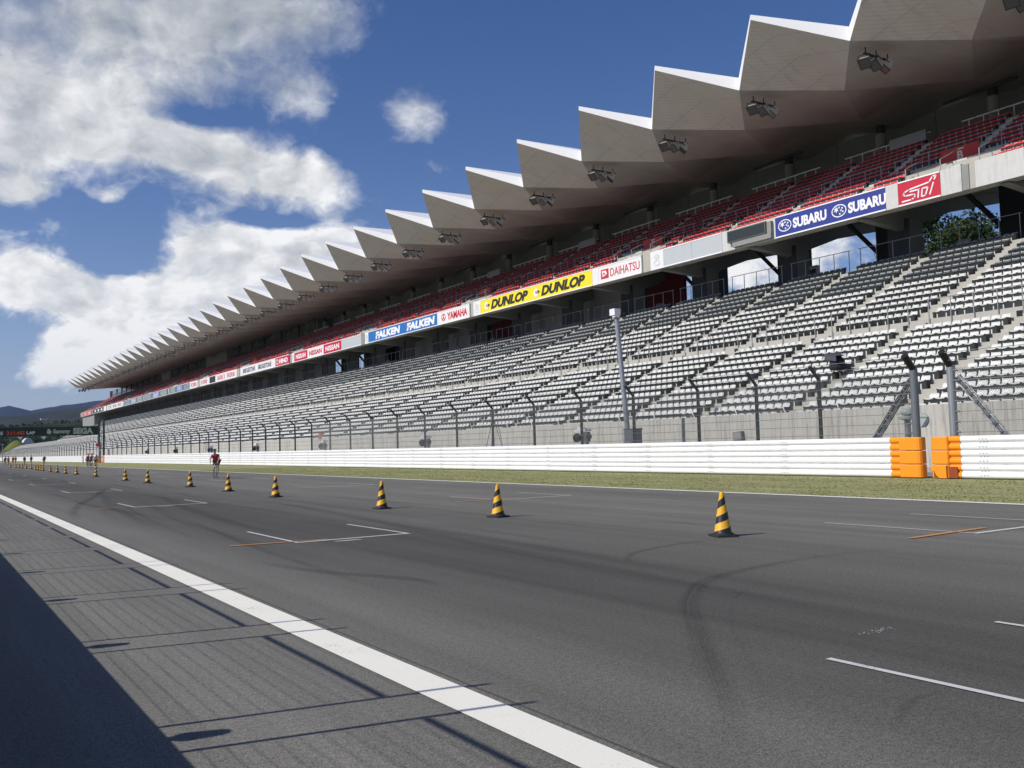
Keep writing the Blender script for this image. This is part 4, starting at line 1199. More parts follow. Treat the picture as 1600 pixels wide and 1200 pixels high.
for a in (115.8, 106.3):
    put_text('FALKEN', a, a - 7.6, zc - .48, zc + .48, INK_W, t, x=X, shear=.12, bold=.06)
    emblem(t, INK_R, [[(a + .15, zc - .35), (a - .35, zc + .12), (a - .6, zc + .1), (a - .2, zc - .05)]], x=X - .03)
faint_logo(118.2, 119.4, 'white panel with a faint grey logo left of the bright blue banner')
banner(120.6, 127.9, PALE, 'plain pale grey panel between the bright blue banner and the red and white trio')
for (a, c, col, ink, lab) in ((127.9, 134.9, RED, INK_W, 'red banner with white lettering, right one of the red white red trio'), (134.9, 141.9, WHT, INK_R, 'white banner with red lettering in the middle of the red white red trio'), (141.9, 148.0, RED, INK_W, 'red banner with white lettering, left one of the red white red trio')):
    t = banner(a, c, col, lab); put_text('NISSAN', c - .8, a + .8, zc - .38, zc + .38, ink, t, x=X, bold=.03)
faint_logo(148.0, 149.2, 'white panel left of the red white red trio')
t = banner(150.4, 157.6, RED, 'red banner with white lettering and ring badge left of the trio'); put_text('HINO', 155.6, 151.2, zc - .4, zc + .4, INK_W, t, x=X, bold=.05); emblem(t, INK_W, ring(156.6, zc, .6, .45, .14), x=X)
t = banner(157.6, 178.3, WHT, 'long white banner with heavy dark grey lettering twice')
for a in (176.6, 167.3): put_text('BRIDGESTONE', a, a - 7.6, zc - .42, zc + .42, INK_G, t, x=X, shear=.2, bold=.03)
def glyphs(t, y0, y1, m, n, h=.42, x=X, seed=1):
    """far lettering too small to read: upright strokes with crossbars"""
    q = random.Random(seed); w = (y1 - y0) / n; pl = []
    for i in range(n):
        a = y0 + i * w + w * .12; c = a + w * .66
        s_ = w * .18; pl.append([(a, zc - h), (a + s_, zc - h), (a + s_, zc + h), (a, zc + h)])
        if q.random() < .7: pl.append([(c - s_, zc - h), (c, zc - h), (c, zc + h), (c - s_, zc + h)])
        for zz in q.sample([-h, -.07, h - .16], 2): pl.append([(a + s_, zz + zc), (c - s_, zz + zc), (c - s_, zz + zc + .15), (a + s_, zz + zc + .15)])
    return emblem(t, m, pl, x=x, name='lettering')
GOLD = mat('pale_gold_ink', (.62, .58, .36), .5, .05, 2); BL2 = (.10, .19, .33)
t = banner(180.6, 208.3, WHT, 'white banner with four faded red words and a black square in their midst')
glyphs(t, 182, 187.5, INK_R, 4); glyphs(t, 189, 194.5, INK_R, 4, seed=2); glyphs(t, 202.5, 207.5, INK_R, 5, seed=3)
emblem(t, INK_K, [[(196, AD_Z0 + .15), (200.5, AD_Z0 + .15), (200.5, AD_Z1 - .15), (196, AD_Z1 - .15)]], x=X, name='black_square')
t = banner(210.5, 217.5, WHT, 'small white banner with red marks right of the first grey blue banner'); glyphs(t, 211.5, 216.5, INK_R, 5, seed=4)
far = [(217.5, 237.5, 'grey blue banner with pale gold words, nearest of three in the distance'), (239.8, 267.5, 'grey blue banner with pale gold words, middle of three in the distance'), (269.5, 296.5, 'grey blue banner with pale gold words, farthest of three in the distance')]
for i, (a, c, lab) in enumerate(far):
    t = banner(a, c, BL2, lab); w = (c - a) / 3
    for j in range(3): glyphs(t, a + w * j + 1, a + w * (j + 1) - 1.4, GOLD if j != 1 else INK_W, 5, seed=5 + i * 3 + j, h=.5)
t = banner(298.8, 326, WHT, 'distant white banner with three dark grey words near the far end')
for j in range(3): glyphs(t, 301 + j * 8.6, 307.4 + j * 8.6, INK_G, 5, seed=20 + j)
banner(328, 333, WHT, 'small blank white banner near the far end of the balcony')
t = banner(333, 355, (.03, .03, .035), 'black banner with white shapes near the far end of the balcony')
for j in range(3): emblem(t, INK_W, [ell(337 + j * 6.5, zc, 1.6, .4, 16)], x=X)
t = banner(357.5, 380, (.50, .08, .06), 'faded red banner with pale words at the far end of the balcony'); 
for j in range(2): glyphs(t, 360 + j * 10, 368 + j * 10, INK_W, 5, seed=30 + j)
for n in NOTCH:
    b = MB(); b.box(52.0, 52.055, n - .2, n + .75, AD_Z0 + .02, AD_Z1 - .03); b.build('recess', CONC_DARK, GS)

# ------------------------------------------------------------------ trackside equipment behind the guardrail
t = thing('lamp_pole', 'tall grey leaning pole with a white box head behind the guardrail', 'pole', (30.0, 36.5, 0))
tip = Vector((-.62, 0, 7.75))
b = MB(); b.tube([(0, 0, 0), tip * .5, tip], .135, 14, r2=.115); b.tube([(0, 0, 2.6), (.002, 0, 2.64)], .155, 14); b.tube([tip * .52, tip * .525], .14, 14); b.build('pole', mat('grey_pole_paint', (.30, .33, .37), .5, .12, 3), t, smooth=False)
b = MB(); b.box(-.26, .12, -.20, .20, -.02, .30); b.tube([(-.02, 0, -.12), (-.02, 0, 0)], .19, 14); b.build('head', WHITE_STEEL, t, loc=tuple(tip))
b = MB(); b.box(.10, .32, -.12, .12, -.10, .22); b.build('bracket', BLACK, t, loc=tuple(tip))
t = thing('control_cabinet', 'grey steel control cabinet at the foot of the leaning pole', 'cabinet', (29.85, 36.1, 0))
b = MB(); b.box(-.22, .22, -.42, .42, .8, 2.05); b.box(-.25, .25, -.45, .45, 2.05, 2.10); b.box(-.15, .15, -.3, .3, 0, .8)
b.box(-.235, -.22, -.02, .30, 1.0, 1.5, 1); b.build('box', [mat('cabinet_grey', (.14, .15, .17), .5, .08, 4), GALV], t)
b = MB(); b.tube([(-.25, .5, 0), (-.25, .5, 2.1)], .03, 8); b.build('conduit', WHITE_STEEL, t)
def signal(loc, label, red=False):
    t = thing('marshal_signal', label, 'signal light', loc, 0, 'signal posts behind the guardrail')
    b = MB(); b.box(-.13, .13, -.10, .10, 0, 2.0); b.box(-.09, .09, -.30, -.12, 0, 1.9); b.build('post', mat('signal_post_grey', (.30, .31, .32), .5, .1, 4), t)
    b = MB(); b.tube([(-.10, .16, 1.72), (-.10, .46, 1.72)], .16, 16); b.tube([(-.10, .46, 1.72), (-.10, .54, 1.72)], .25, 16); b.box(-.2, .0, .1, .5, 1.25, 1.32); b.build('lamp', BLACK, t)
    b = MB(); b.box(-.25, -.05, -.62, -.22, 1.5, 2.02); b.tube([(-.16, -.66, 1.78), (-.16, -.60, 1.78)], .18, 14); b.build('lamp', mat('signal_grey', (.12, .125, .13), .5, .1, 4), t)
    b = MB(); b.box(-.32, .12, -.50, .42, 2.06, 2.16); b.box(-.2, .05, -.2, .3, 2.17, 2.26); b.build('hood', WHITE_STEEL, t)
    return t
s_ = signal((29.9, 40.2, 0), 'marshal signal with two round black lamps left of the leaning pole')
for i, y in enumerate((58.4, 77.8, 96.8, 114.8, 132.6, 151.3)):
    lab = ['grey marshal signal at the fence, second counting from the leaning pole', 'marshal signal post topped by a small red board', 'grey marshal signal at the fence, fourth counting from the leaning pole',
           'grey marshal signal at the fence above the lone rider', 'grey marshal signal at the fence, sixth counting from the leaning pole', 'grey marshal signal at the fence, seventh from the leaning pole'][i]
    c = copy_tree(s_); c.location = (29.9, y, 0); c['label'] = lab
t = thing('warning_board', 'small red board on a thin mast above a marshal signal', 'board', (29.8, 78.6, 0)); b = MB(); b.box(-.03, .03, -.3, .3, 2.32, 2.85); b.build('board', mat('board_red', (.60, .06, .03), .5, .05, 3), t); b = MB(); b.tube([(.05, 0, 0), (.05, 0, 2.6)], .03, 6); b.build('mast', GALV, t)
t = thing('dial_post', 'grey post with a mushroom cap behind the orange covers', 'post', (30.2, 21.1, 0)); b = MB(); b.tube([(0, 0, 0), (0, 0, 1.98)], .11, 12); b.build('post', GALV, t); b = MB(); b.lathe([(.13, 1.98), (.30, 2.02), (.32, 2.10), (.12, 2.14), (.26, 2.22), (.24, 2.36), (.10, 2.42)], 16); b.tube([(.0, -.45, 1.3), (0, -.45, 2.1)], .06, 8); b.tube([(-.02, -.6, 1.95), (.03, -.6, 1.95)], .26, 14); b.build('cap', mat('pale_green_paint', (.50, .56, .52), .5, .06, 4), t)
t = thing('junction_box', 'small tilted grey box on the concrete wall behind the netting', 'box', (32.9, 32.0, 1.58)); b = MB(); b.box(-.12, .08, -.28, .28, -.2, .2); b.box(-.13, -.12, -.24, .24, -.16, .16, 1); b.build('box', [mat('cabinet_grey', (.2, .2, .2)), CONC_DARK], t); t.rotation_euler = (R(-6), 0, 0)
t = thing('covered_camera', 'dark cloth covered equipment standing alone among the white seats', 'equipment', (38.2, 30.4, 4.37))
b = MB(); b.lathe([(.34, .30), (.40, .42), (.36, .75), (.20, .98), (.05, 1.05)], 12); b.build('cover', mat('black_cloth', (.018, .017, .022), .9, .2, 8), t)
b = MB(); b.poly([(-.45, -.30, .98), (.30, -.36, 1.02), (.34, .38, 1.18), (-.42, .42, 1.12)]); b.poly([(-.45, -.30, .93), (-.42, .42, 1.07), (.34, .38, 1.13), (.30, -.36, .97)])
b.quad((-.45, -.30, .93), (-.45, -.30, .98), (-.42, .42, 1.12), (-.42, .42, 1.07)); b.quad((-.45, -.30, .70), (-.45, -.30, .95), (-.42, .42, 1.09), (-.42, .42, .84)); b.build('hood', mat('slate_cloth', (.07, .07, .10), .8, .15, 8), t)
b = MB()
for a in (0, 2.1, 4.2): b.tube([(0, 0, .5), (.35 * math.cos(a), .35 * math.sin(a), 0)], .025, 6)
b.build('tripod', BLACK, t)
# hoop markers on the front row ledge
src = None
for k in range(10):
    b = None
    if src is None:
        b = MB(); b.tube([(0, -.05, 0), (-.03, .02, .16), (0, .09, .34)], .028, 6)
        src = tag(b.build('ledge_marker', WHITE_STEEL, loc=(33.12, 26.4, 2.57)), 'slanted white marker rod on the ledge of the terrace front wall', 'marker', 'white rods on the terrace front wall')
    else: o = src.copy(); C.objects.link(o); o.location = (33.12, 26.4 + 2.95 * k, 2.57)

# ------------------------------------------------------------------ gantry over the track
GY = 205.5
t = thing('gantry', 'dark green gantry sign spanning the track near the far end', 'gantry')
b = MB(); b.box(-7.5, 31.0, GY, GY + 1.2, 5.5, 7.2); b.build('sign_panel', mat('dark_green_panel', (.012, .03, .024), .5, .05, 1), t)
b = MB(); b.box(-7.6, 31.1, GY - .03, GY + 1.25, 7.2, 7.28); b.build('edge_trim', mat('trim_green', (.10, .14, .11), .5, .05, 1), t)
for xx in (31.2, -7.9):
    b = MB()
    for dx in (0, .9):
        for dy in (0, 1.2): b.box(xx + dx, xx + dx + .18, GY + dy - .09, GY + dy + .09, 0, 8.2)
    z = .4
    while z < 7.8:
        b.tube([(xx + .1, GY, z), (xx + 1.0, GY, z + 1.2)], .04, 5); b.tube([(xx + .1, GY, z + 1.2), (xx + 1.0, GY, z + 1.2)], .04, 5); z += 1.2
    b.build('leg', DARK_POST, t)
def gtext(txt, xa, xb, z0, z1, m, name='lettering', **k):
    me = text_mesh(txt, k.get('shear', 0), k.get('bold', .03)); n = len(me.vertices); co = np.zeros(n * 3); me.vertices.foreach_get('co', co); co = co.reshape(-1, 3); a, c = co.min(0), co.max(0)
    q = np.zeros_like(co); q[:, 0] = xa + (xb - xa) * (co[:, 0] - a[0]) / (c[0] - a[0]); q[:, 1] = GY - .01 - .03 * (co[:, 2] - a[2]) / max(1e-6, c[2] - a[2]); q[:, 2] = z0 + (z1 - z0) * (co[:, 1] - a[1]) / (c[1] - a[1])
    me.vertices.foreach_set('co', q.ravel()); me.materials.clear(); me.materials.append(m); me.update()
    o = bpy.data.objects.new(name, me); C.objects.link(o); o.parent = t
INKGR = mat('pale_green_ink', (.50, .56, .48), .5, .05, 2)
LED = mat('red_led', (.40, .05, .02), .5, .05, 2); e = LED.node_tree.nodes['Principled BSDF'] if 'Principled BSDF' in LED.node_tree.nodes else [n for n in LED.node_tree.nodes if n.type == 'BSDF_PRINCIPLED'][0]
e.inputs['Emission Color'].default_value = (.9, .08, .03, 1); e.inputs['Emission Strength'].default_value = .12
gtext('SEGA', 26.4, 30.1, 5.72, 6.98, INKGR, bold=.06); gtext('Sammy', 22.8, 25.9, 5.66, 6.74, INKGR, bold=.04)
gtext('LAP', 18.15, 19.6, 5.8, 6.4, INK_W); gtext('2:11.442', 14.7, 17.8, 5.76, 6.5, LED, name='clock_digits'); gtext('RE', 13.1, 14.1, 5.8, 6.4, INK_W)
b = MB(); b.poly([(22.1 + .42 * math.cos(a), GY - .03, 6.2 + .42 * math.sin(a)) for a in np.linspace(0, 2 * math.pi, 20)[:-1]][::-1]); b.poly([(22.0 + .2 * math.cos(a), GY - .032, 6.7 + .15 * math.sin(a)) for a in np.linspace(0, 2 * math.pi, 12)[:-1]][::-1]); b.build('emblem', INKGR, t)
for xx in (17.0, 21.1):
    q = thing('gantry_lamp', 'white lamp hung below the dark gantry sign, %s of two' % ('left' if xx < 18 else 'right'), 'lamp', (xx, GY, 5.5), 0, 'lamps under the gantry sign')
    b = MB(); b.poly([(-.5, -.1, -.15), (.5, -.1, -.15), (.1, -.1, -.75)]); b.poly([(-.5, .1, -.15), (.1, .1, -.75), (.5, .1, -.15)]); b.quad((-.5, -.1, -.15), (.1, -.1, -.75), (.1, .1, -.75), (-.5, .1, -.15)); b.quad((.5, -.1, -.15), (.5, .1, -.15), (.1, .1, -.75), (.1, -.1, -.75)); b.quad((-.5, -.1, -.15), (-.5, .1, -.15), (.5, .1, -.15), (.5, -.1, -.15)); b.build('shade', WHITE_STEEL, q)
    b = MB(); b.tube([(0, 0, -.16), (0, 0, 0)], .03, 6); b.build('hanger', BLACK, q)
t = thing('marker_post', 'orange and white post with a red top beside the far guardrail gap', 'post', (27.6, 182.5, 0)); b = MB(); b.tube([(0, 0, 0), (0, 0, 1.2)], .3, 12, r2=.2); b.build('base_drum', ORANGE, t); b = MB(); b.tube([(0, 0, 1.2), (0, 0, 3.0)], .14, 10); b.build('pole', WHITE_STEEL, t); b = MB(); b.box(-.4, .4, -.1, .1, 3.0, 3.5); b.build('top', mat('board_red', (.6, .06, .03)), t)

# ------------------------------------------------------------------ cyclists
SKIN = mat('skin', (.42, .25, .17), .6, .08, 8)
def skin_mesh(name, nodes, edges, m, sub=1):
    """nodes: {key: (pos, radius)} grown into one continuous surface"""
    me = bpy.data.meshes.new(name); bm = bmesh.new(); lay = bm.verts.layers.skin.verify(); vs = {}
    for i, (k, (p, r)) in enumerate(nodes.items()):
        v = bm.verts.new(p); v[lay].radius = (r, r); v[lay].use_root = (i == 0); vs[k] = v
    for a, c in edges: bm.edges.new((vs[a], vs[c]))
    bm.to_mesh(me); bm.free()
    o = bpy.data.objects.new(name, me); C.objects.link(o)
    md = o.modifiers.new('s', 'SKIN'); md.use_smooth_shade = True
    sb = o.modifiers.new('u', 'SUBSURF'); sb.levels = sub; sb.render_levels = sub
    dg = bpy.context.evaluated_depsgraph_get()
    out = bpy.data.meshes.new_from_object(o.evaluated_get(dg)); bpy.data.objects.remove(o)
    out.materials.clear(); out.materials.append(m); out.name = name
    return out
def part(name, me, parent, loc=(0, 0, 0)):
    o = bpy.data.objects.new(name, me); C.objects.link(o); o.parent = parent; o.location = loc; return o
# rider looks towards -y, bicycle along y, front wheel at y = -.5
def body_nodes(lean):
    n = {'pelvis': ((0, .28, .98), .15), 'waist': ((0, .14, 1.10), .14), 'chest': ((0, -.10, 1.26), .17), 'neckb': ((0, -.26, 1.36), .075), 'neck': ((0, -.32, 1.42), .058)}
    e = [('pelvis', 'waist'), ('waist', 'chest'), ('chest', 'neckb'), ('neckb', 'neck')]
    n['head0'] = ((0, -.37, 1.49), .085); n['head1'] = ((0, -.38, 1.575), .098); n['head2'] = ((0, -.365, 1.64), .075); n['nose'] = ((0, -.475, 1.55), .014); n['chin'] = ((0, -.45, 1.48), .04)
    e += [('neck', 'head0'), ('head0', 'head1'), ('head1', 'head2'), ('head1', 'nose'), ('head0', 'chin')]
    for s, k in ((-1, 'l'), (1, 'r')):
        up = s > 0
        n['sh' + k] = ((s * .17, -.20, 1.33), .066); n['el' + k] = ((s * .25, -.36, 1.10), .043); n['wr' + k] = ((s * .21, -.545, .985), .028); n['pa' + k] = ((s * .205, -.60, .965), .032)
        e += [('chest', 'sh' + k), ('sh' + k, 'el' + k), ('el' + k, 'wr' + k), ('wr' + k, 'pa' + k)]
        for f in range(4):
            x = s * (.18 + .017 * f); n['f%d%s' % (f, k)] = ((x, -.655, .962 - .004 * f), .0095); n['g%d%s' % (f, k)] = ((x, -.665, .925), .008)
            e += [('pa' + k, 'f%d%s' % (f, k)), ('f%d%s' % (f, k), 'g%d%s' % (f, k))]
        n['th' + k] = ((s * .165, -.60, .945), .011); n['tt' + k] = ((s * .16, -.625, .925), .009); e += [('pa' + k, 'th' + k), ('th' + k, 'tt' + k)]
        kn = (s * .125, -.06, .86) if up else (s * .12, .06, .62); an = (s * .11, .12, .44) if up else (s * .10, .11, .22); toe = (s * .11, -.06, .38) if up else (s * .10, -.09, .14)
        n['hip' + k] = ((s * .10, .26, .94), .105); n['tm' + k] = (((s * .11 + kn[0]) / 2, (.26 + kn[1]) / 2, (.94 + kn[2]) / 2), .085); n['kn' + k] = (kn, .056)
        n['ca' + k] = (((kn[0] + an[0]) / 2, (kn[1] + an[1]) / 2 + .02, (kn[2] + an[2]) / 2 + .05), .052); n['an' + k] = (an, .034); n['toe' + k] = (toe, .034)
        e += [('pelvis', 'hip' + k), ('hip' + k, 'tm' + k), ('tm' + k, 'kn' + k), ('kn' + k, 'ca' + k), ('ca' + k, 'an' + k), ('an' + k, 'toe' + k)]
    return n, e
BN, BE = body_nodes(0)
BODY = skin_mesh('person', BN, BE, SKIN)
def sub(keys, grow): return {k: (BN[k][0], BN[k][1] + grow) for k in keys}
def cl(keys, grow, name, m, extra=None):
    nd = sub(keys, grow)
    if extra: nd.update(extra)
    ed = [x for x in BE if x[0] in nd and x[1] in nd]
    if extra:
        for k in extra: ed.append((extra_par[k], k))
    return skin_mesh(name, nd, ed, m)
def mid(a, c, t): return tuple(BN[a][0][i] + (BN[c][0][i] - BN[a][0][i]) * t for i in range(3))
extra_par = {'sl': 'shl', 'sr': 'shr', 'hem': 'waist'}
JERSEY = cl(['chest', 'waist', 'neckb', 'shl', 'shr'], .034, 'jersey', SKIN, {'sl': (mid('shl', 'ell', .6), .078), 'sr': (mid('shr', 'elr', .6), .078), 'hem': (mid('waist', 'pelvis', .75), .178)})
extra_par = {'tl': 'tml', 'tr': 'tmr'}
SHORTS = cl(['pelvis', 'hipl', 'hipr', 'tml', 'tmr'], .03, 'shorts', SKIN, {'tl': (mid('tml', 'knl', .5), .095), 'tr': (mid('tmr', 'knr', .5), .095)})
def recol(me, m):
    c = me.copy(); c.materials.clear(); c.materials.append(m); return c
hb = MB()
for i in range(6):
    for j in range(16): pass
def helmet_mesh(m):
    b = MB(); prof = []
    rows = 6
    for i in range(rows + 1):
        a = math.pi / 2 * i / rows; prof.append((.125 * math.cos(a) + .0005, .105 * math.sin(a)))
    b.lathe(prof, 18)
    b.v = [(x * .92, y * 1.25 + .02 * (z > .05), z) for x, y, z in b.v]
    for k in range(-2, 3): b.tube([(k * .035, -.12, .05), (k * .035, 0, .112 - abs(k) * .008), (k * .03, .13, .05)], .008, 5)
    me = bpy.data.meshes.new('helmet'); me.from_pydata(b.v, [], b.f); me.materials.append(m); return me
def bike(loc, rz, m, label):
    t = thing('bicycle', label, 'bicycle', loc, rz, 'racing bicycles on the straight')
    for y in (-.50, .50):
        b = MB(); n = 28
        b.tube([(0, y + .325 * math.cos(2 * math.pi * i / n), .34 + .325 * math.sin(2 * math.pi * i / n)) for i in range(n + 1)], .0135, 6, caps=False)
        w = b.build('wheel', RUBBER, t)
        b = MB(); b.tube([(0, y + .300 * math.cos(2 * math.pi * i / n), .34 + .300 * math.sin(2 * math.pi * i / n)) for i in range(n + 1)], .012, 5, caps=False)
        for i in range(12):
            a = 2 * math.pi * i / 12; b.tube([(0, y, .34), (0, y + .29 * math.cos(a), .34 + .29 * math.sin(a))], .003, 3)
        b.tube([(-.05, y, .34), (.05, y, .34)], .022, 8); b.build('rim', GALV, w)
    b = MB(); bb, st, hd, hl = (0, .08, .28), (0, .24, .86), (0, -.36, .84), (0, -.39, .70)
    for a, c, r in ((bb, st, .016), (bb, hl, .019), (st, hd, .015), (hd, hl, .019)): b.tube([a, c], r, 8)
    for s in (-.05, .05): b.tube([(s, .5, .34), (s * .4, .10, .28)], .009, 6); b.tube([(s, .5, .34), (s * .4, .23, .80)], .008, 6); b.tube([(s, -.5, .34), (s, -.42, .66), (0, -.39, .70)], .011, 6)
    b.tube([st, (0, .265, .93)], .014, 8); b.build('frame', m, t)
    b = MB(); b.tube([(0, -.36, .84), (0, -.37, .93), (0, -.46, .945)], .014, 8); b.tube([(-.20, -.46, .95), (.20, -.46, .95)], .013, 8)
    for s in (-1, 1): b.tube([(s * .20, -.46, .95), (s * .205, -.58, .945), (s * .205, -.61, .90), (s * .205, -.56, .83), (s * .205, -.49, .82)], .014, 7)
    b.build('handlebar', BLACK, t)
    b = MB(); b.poly([(0, .12, .95), (.03, .18, .955), (.07, .38, .96), (-.07, .38, .96), (-.03, .18, .955)][::-1]); b.poly([(0, .12, .93), (.03, .18, .93), (.07, .38, .93), (-.07, .38, .93), (-.03, .18, .93)]); b.tube([(0, .13, .94), (0, .36, .945)], .028, 6); b.build('saddle', BLACK, t)
    b = MB(); b.tube([(.05, .08, .28), (.06, .08, .28)], .09, 16); b.tube([(.07, .08, .28), (.09, .04, .44)], .011, 6); b.tube([(-.07, .08, .28), (-.09, .12, .12)], .011, 6)
    b.box(.06, .16, -.02, .08, .43, .445); b.box(-.16, -.06, .02, .12, .115, .13); b.build('crank', GALV, t)
    return t
MBK = {k: mat('rider_' + k, c, .6, .06, 8) for k, c in {'red': (.50, .03, .05), 'dark': (.035, .03, .04), 'white': (.72, .72, .72), 'navy': (.03, .04, .12), 'orange': (.75, .16, .03), 'grey': (.25, .27, .28), 'pink': (.70, .25, .25), 'green': (.03, .12, .10), 'black': (.02, .02, .022)}.items()}
SHOE = skin_mesh('shoes', {'a': ((0, .03, 0), .045), 'b': ((0, -.08, -.02), .042), 'c': ((0, -.15, -.025), .03)}, [('a', 'b'), ('b', 'c')], INK_W)
def rider(loc, rz, j, sh, hel, bikecol, label, blabel):
    bike(loc, rz, MBK[bikecol], blabel)
    p = part('person', BODY, None, loc); p.rotation_euler = (0, 0, rz); tag(p, label, 'person', 'cyclists on the straight')
    part('jersey', recol(JERSEY, MBK[j]), p); part('shorts', recol(SHORTS, MBK[sh]), p)
    part('helmet', helmet_mesh(MBK[hel]), p, (0, -.37, 1.585))
    part('shoe', SHOE, p, (.10 + .01, .10, .405)); part('shoe', SHOE, p, (-.10, .09, .185))
    return p
rider((14.67, 55.4, 0), R(-24), 'red', 'black', 'navy', 'white', 'lone cyclist in a red jersey and black shorts bent over the handlebar', 'white racing bicycle ridden by the lone rider in red')
RD = [((17.6, 124.2), 'red', 'black', 'red', 'cyclist in red at the left of the trio near the fence gap', 'bicycle under the red rider of the trio'),
      ((17.1, 118.2), 'grey', 'black', 'dark', 'cyclist in grey in the middle of the trio near the fence gap', 'bicycle under the grey rider of the trio'),
      ((16.9, 113.4), 'white', 'black', 'white', 'cyclist in white at the right of the trio, just behind a cone', 'bicycle under the white rider of the trio'),
      ((18.4, 178), 'dark', 'black', 'white', 'cyclist in dark kit and white helmet alone before the gantry', 'bicycle under the rider alone before the gantry'),
      ((19.2, 208), 'navy', 'navy', 'navy', 'distant cyclist in navy, rightmost of the far pack', 'bicycle of the navy rider in the far pack'),
      ((17.6, 203), 'black', 'black', 'white', 'distant cyclist in black with white helmet in the far pack', 'bicycle of the black clad rider with white helmet'),
      ((18.2, 230), 'orange', 'orange', 'red', 'distant cyclist in all orange kit in the far pack', 'bicycle of the all orange rider'),
      ((17.4, 226), 'orange', 'black', 'dark', 'distant cyclist in orange top and black shorts in the far pack', 'bicycle of the rider in orange top and black shorts'),
      ((15.6, 213), 'white', 'black', 'dark', 'distant cyclist in white top left of the orange riders', 'bicycle of the white topped rider in the far pack'),
      ((14.6, 207), 'dark', 'navy', 'navy', 'leftmost cyclist of the far pack, in dark top and navy shorts', 'bicycle of the leftmost rider in the far pack')]
for (x, y), j, sh, hel, lab, bl in RD: rider((x, y, 0), R(rnd.uniform(-8, 6)), j, sh, hel, 'dark', lab, bl)

# ------------------------------------------------------------------ trees and hills
LEAF = leaf_mat('leaf_dark', (.012, .026, .008), (.034, .058, .018)); LEAF2 = leaf_mat('leaf_mid', (.025, .045, .012), (.055, .085, .025)); BARK = mat('bark', (.10, .08, .06), .9, .2, 4)
def tree(loc, h, w, label, seed, m=LEAF, n=5200, ls=.20, group='trees behind the grandstand'):
    q = np.random.RandomState(seed)
    t = thing('broadleaf_tree', label, 'tree', loc, 0, group)
    b = MB(); b.tube([(0, 0, 0), (.1, .05, h * .3), (0, .1, h * .62)], .32, 8, r2=.10)
    tips = []
    for k in range(14):
        a = q.rand() * 6.28; z0 = h * (.25 + .4 * q.rand()); r = w * (.25 + .3 * q.rand()); e = (math.cos(a) * r, math.sin(a) * r, z0 + h * .22)
        b.tube([(0, .05, z0), (e[0] * .5, e[1] * .5, z0 + h * .08), e], .09, 5, r2=.03); tips.append(e)
    b.build('trunk', BARK, t)
    cl_ = []
    for k in range(46):
        a = q.rand() * 6.28; z = q.rand(); rr = w * .5 * math.sqrt(max(.05, 1 - (2 * z - .9) ** 2)) * (.35 + .65 * q.rand())
        cl_.append((math.cos(a) * rr, math.sin(a) * rr, h * (.30 + .66 * z), w * (.09 + .08 * q.rand())))
    cl_ = np.array(cl_); idx = q.randint(0, len(cl_), n); cc = cl_[idx]
    d = q.randn(n, 3); d /= np.linalg.norm(d, axis=1)[:, None]; p = cc[:, :3] + d * (cc[:, 3] * (.5 + .55 * q.rand(n)))[:, None]
    u = q.randn(n, 3); u /= np.linalg.norm(u, axis=1)[:, None]; v = np.cross(u, d); v /= (np.linalg.norm(v, axis=1)[:, None] + 1e-6)
    s = (ls * (.6 + .8 * q.rand(n)))[:, None]
    V = np.stack([p - u * s, p + v * s * .6, p + u * s, p - v * s * .6], 1).reshape(-1, 3)
    me = bpy.data.meshes.new('crown'); me.vertices.add(n * 4); me.vertices.foreach_set('co', V.ravel()); me.loops.add(n * 4); me.loops.foreach_set('vertex_index', np.arange(n * 4)); me.polygons.add(n)
    me.polygons.foreach_set('loop_start', np.arange(0, n * 4, 4)); me.polygons.foreach_set('loop_total', np.full(n, 4)); me.update(); me.materials.append(m)
    o = bpy.data.objects.new('crown', me); C.objects.link(o); o.parent = t
    return t
# bank behind the grandstand on which the trees stand
def terrain(name, pts_fn, x0, x1, y0, y1, nx, ny, m, smooth=True):
    xs = np.linspace(x0, x1, nx); ys = np.linspace(y0, y1, ny); V = [(x, y, pts_fn(x, y)) for y in ys for x in xs]
    Fc = [(j * nx + i, j * nx + i + 1, (j + 1) * nx + i + 1, (j + 1) * nx + i) for j in range(ny - 1) for i in range(nx - 1)]
    me = bpy.data.meshes.new(name); me.from_pydata(V, [], Fc); me.materials.append(m)
    if smooth: me.polygons.foreach_set('use_smooth', [True] * len(Fc))
    o = bpy.data.objects.new(name, me); C.objects.link(o); return tag(o, kind='structure')
terrain('bank', lambda x, y: -.05 + 9.5 * max(0, min(1, (x - 72) / 12)) ** .8 if x < 110 else 9.45, 72, 160, -60, 420, 24, 20, GRASS)
tree((88, 58.5, 8.8), 16.5, 15, 'dark leafy tree filling the opening right of the concourse pillar', 1, LEAF, 9000)
tree((86, 52.0, 8.8), 13.5, 11, 'dark leafy tree behind the right concourse opening, lower than its neighbour', 2, LEAF2, 6000)
tree((90, 84.0, 9), 11.2, 6.5, 'small leafy tree low in the concourse opening beside the diagonal brace', 3, LEAF, 3800, .16)
tree((92, 69.5, 9), 11.5, 5.5, 'dark shrubby tree at the right edge of the second opening', 4, LEAF, 3000, .16)
tree((90, 35.0, 8.9), 14.5, 10, 'dark leafy tree behind the red wall at the right', 5, LEAF, 6000)

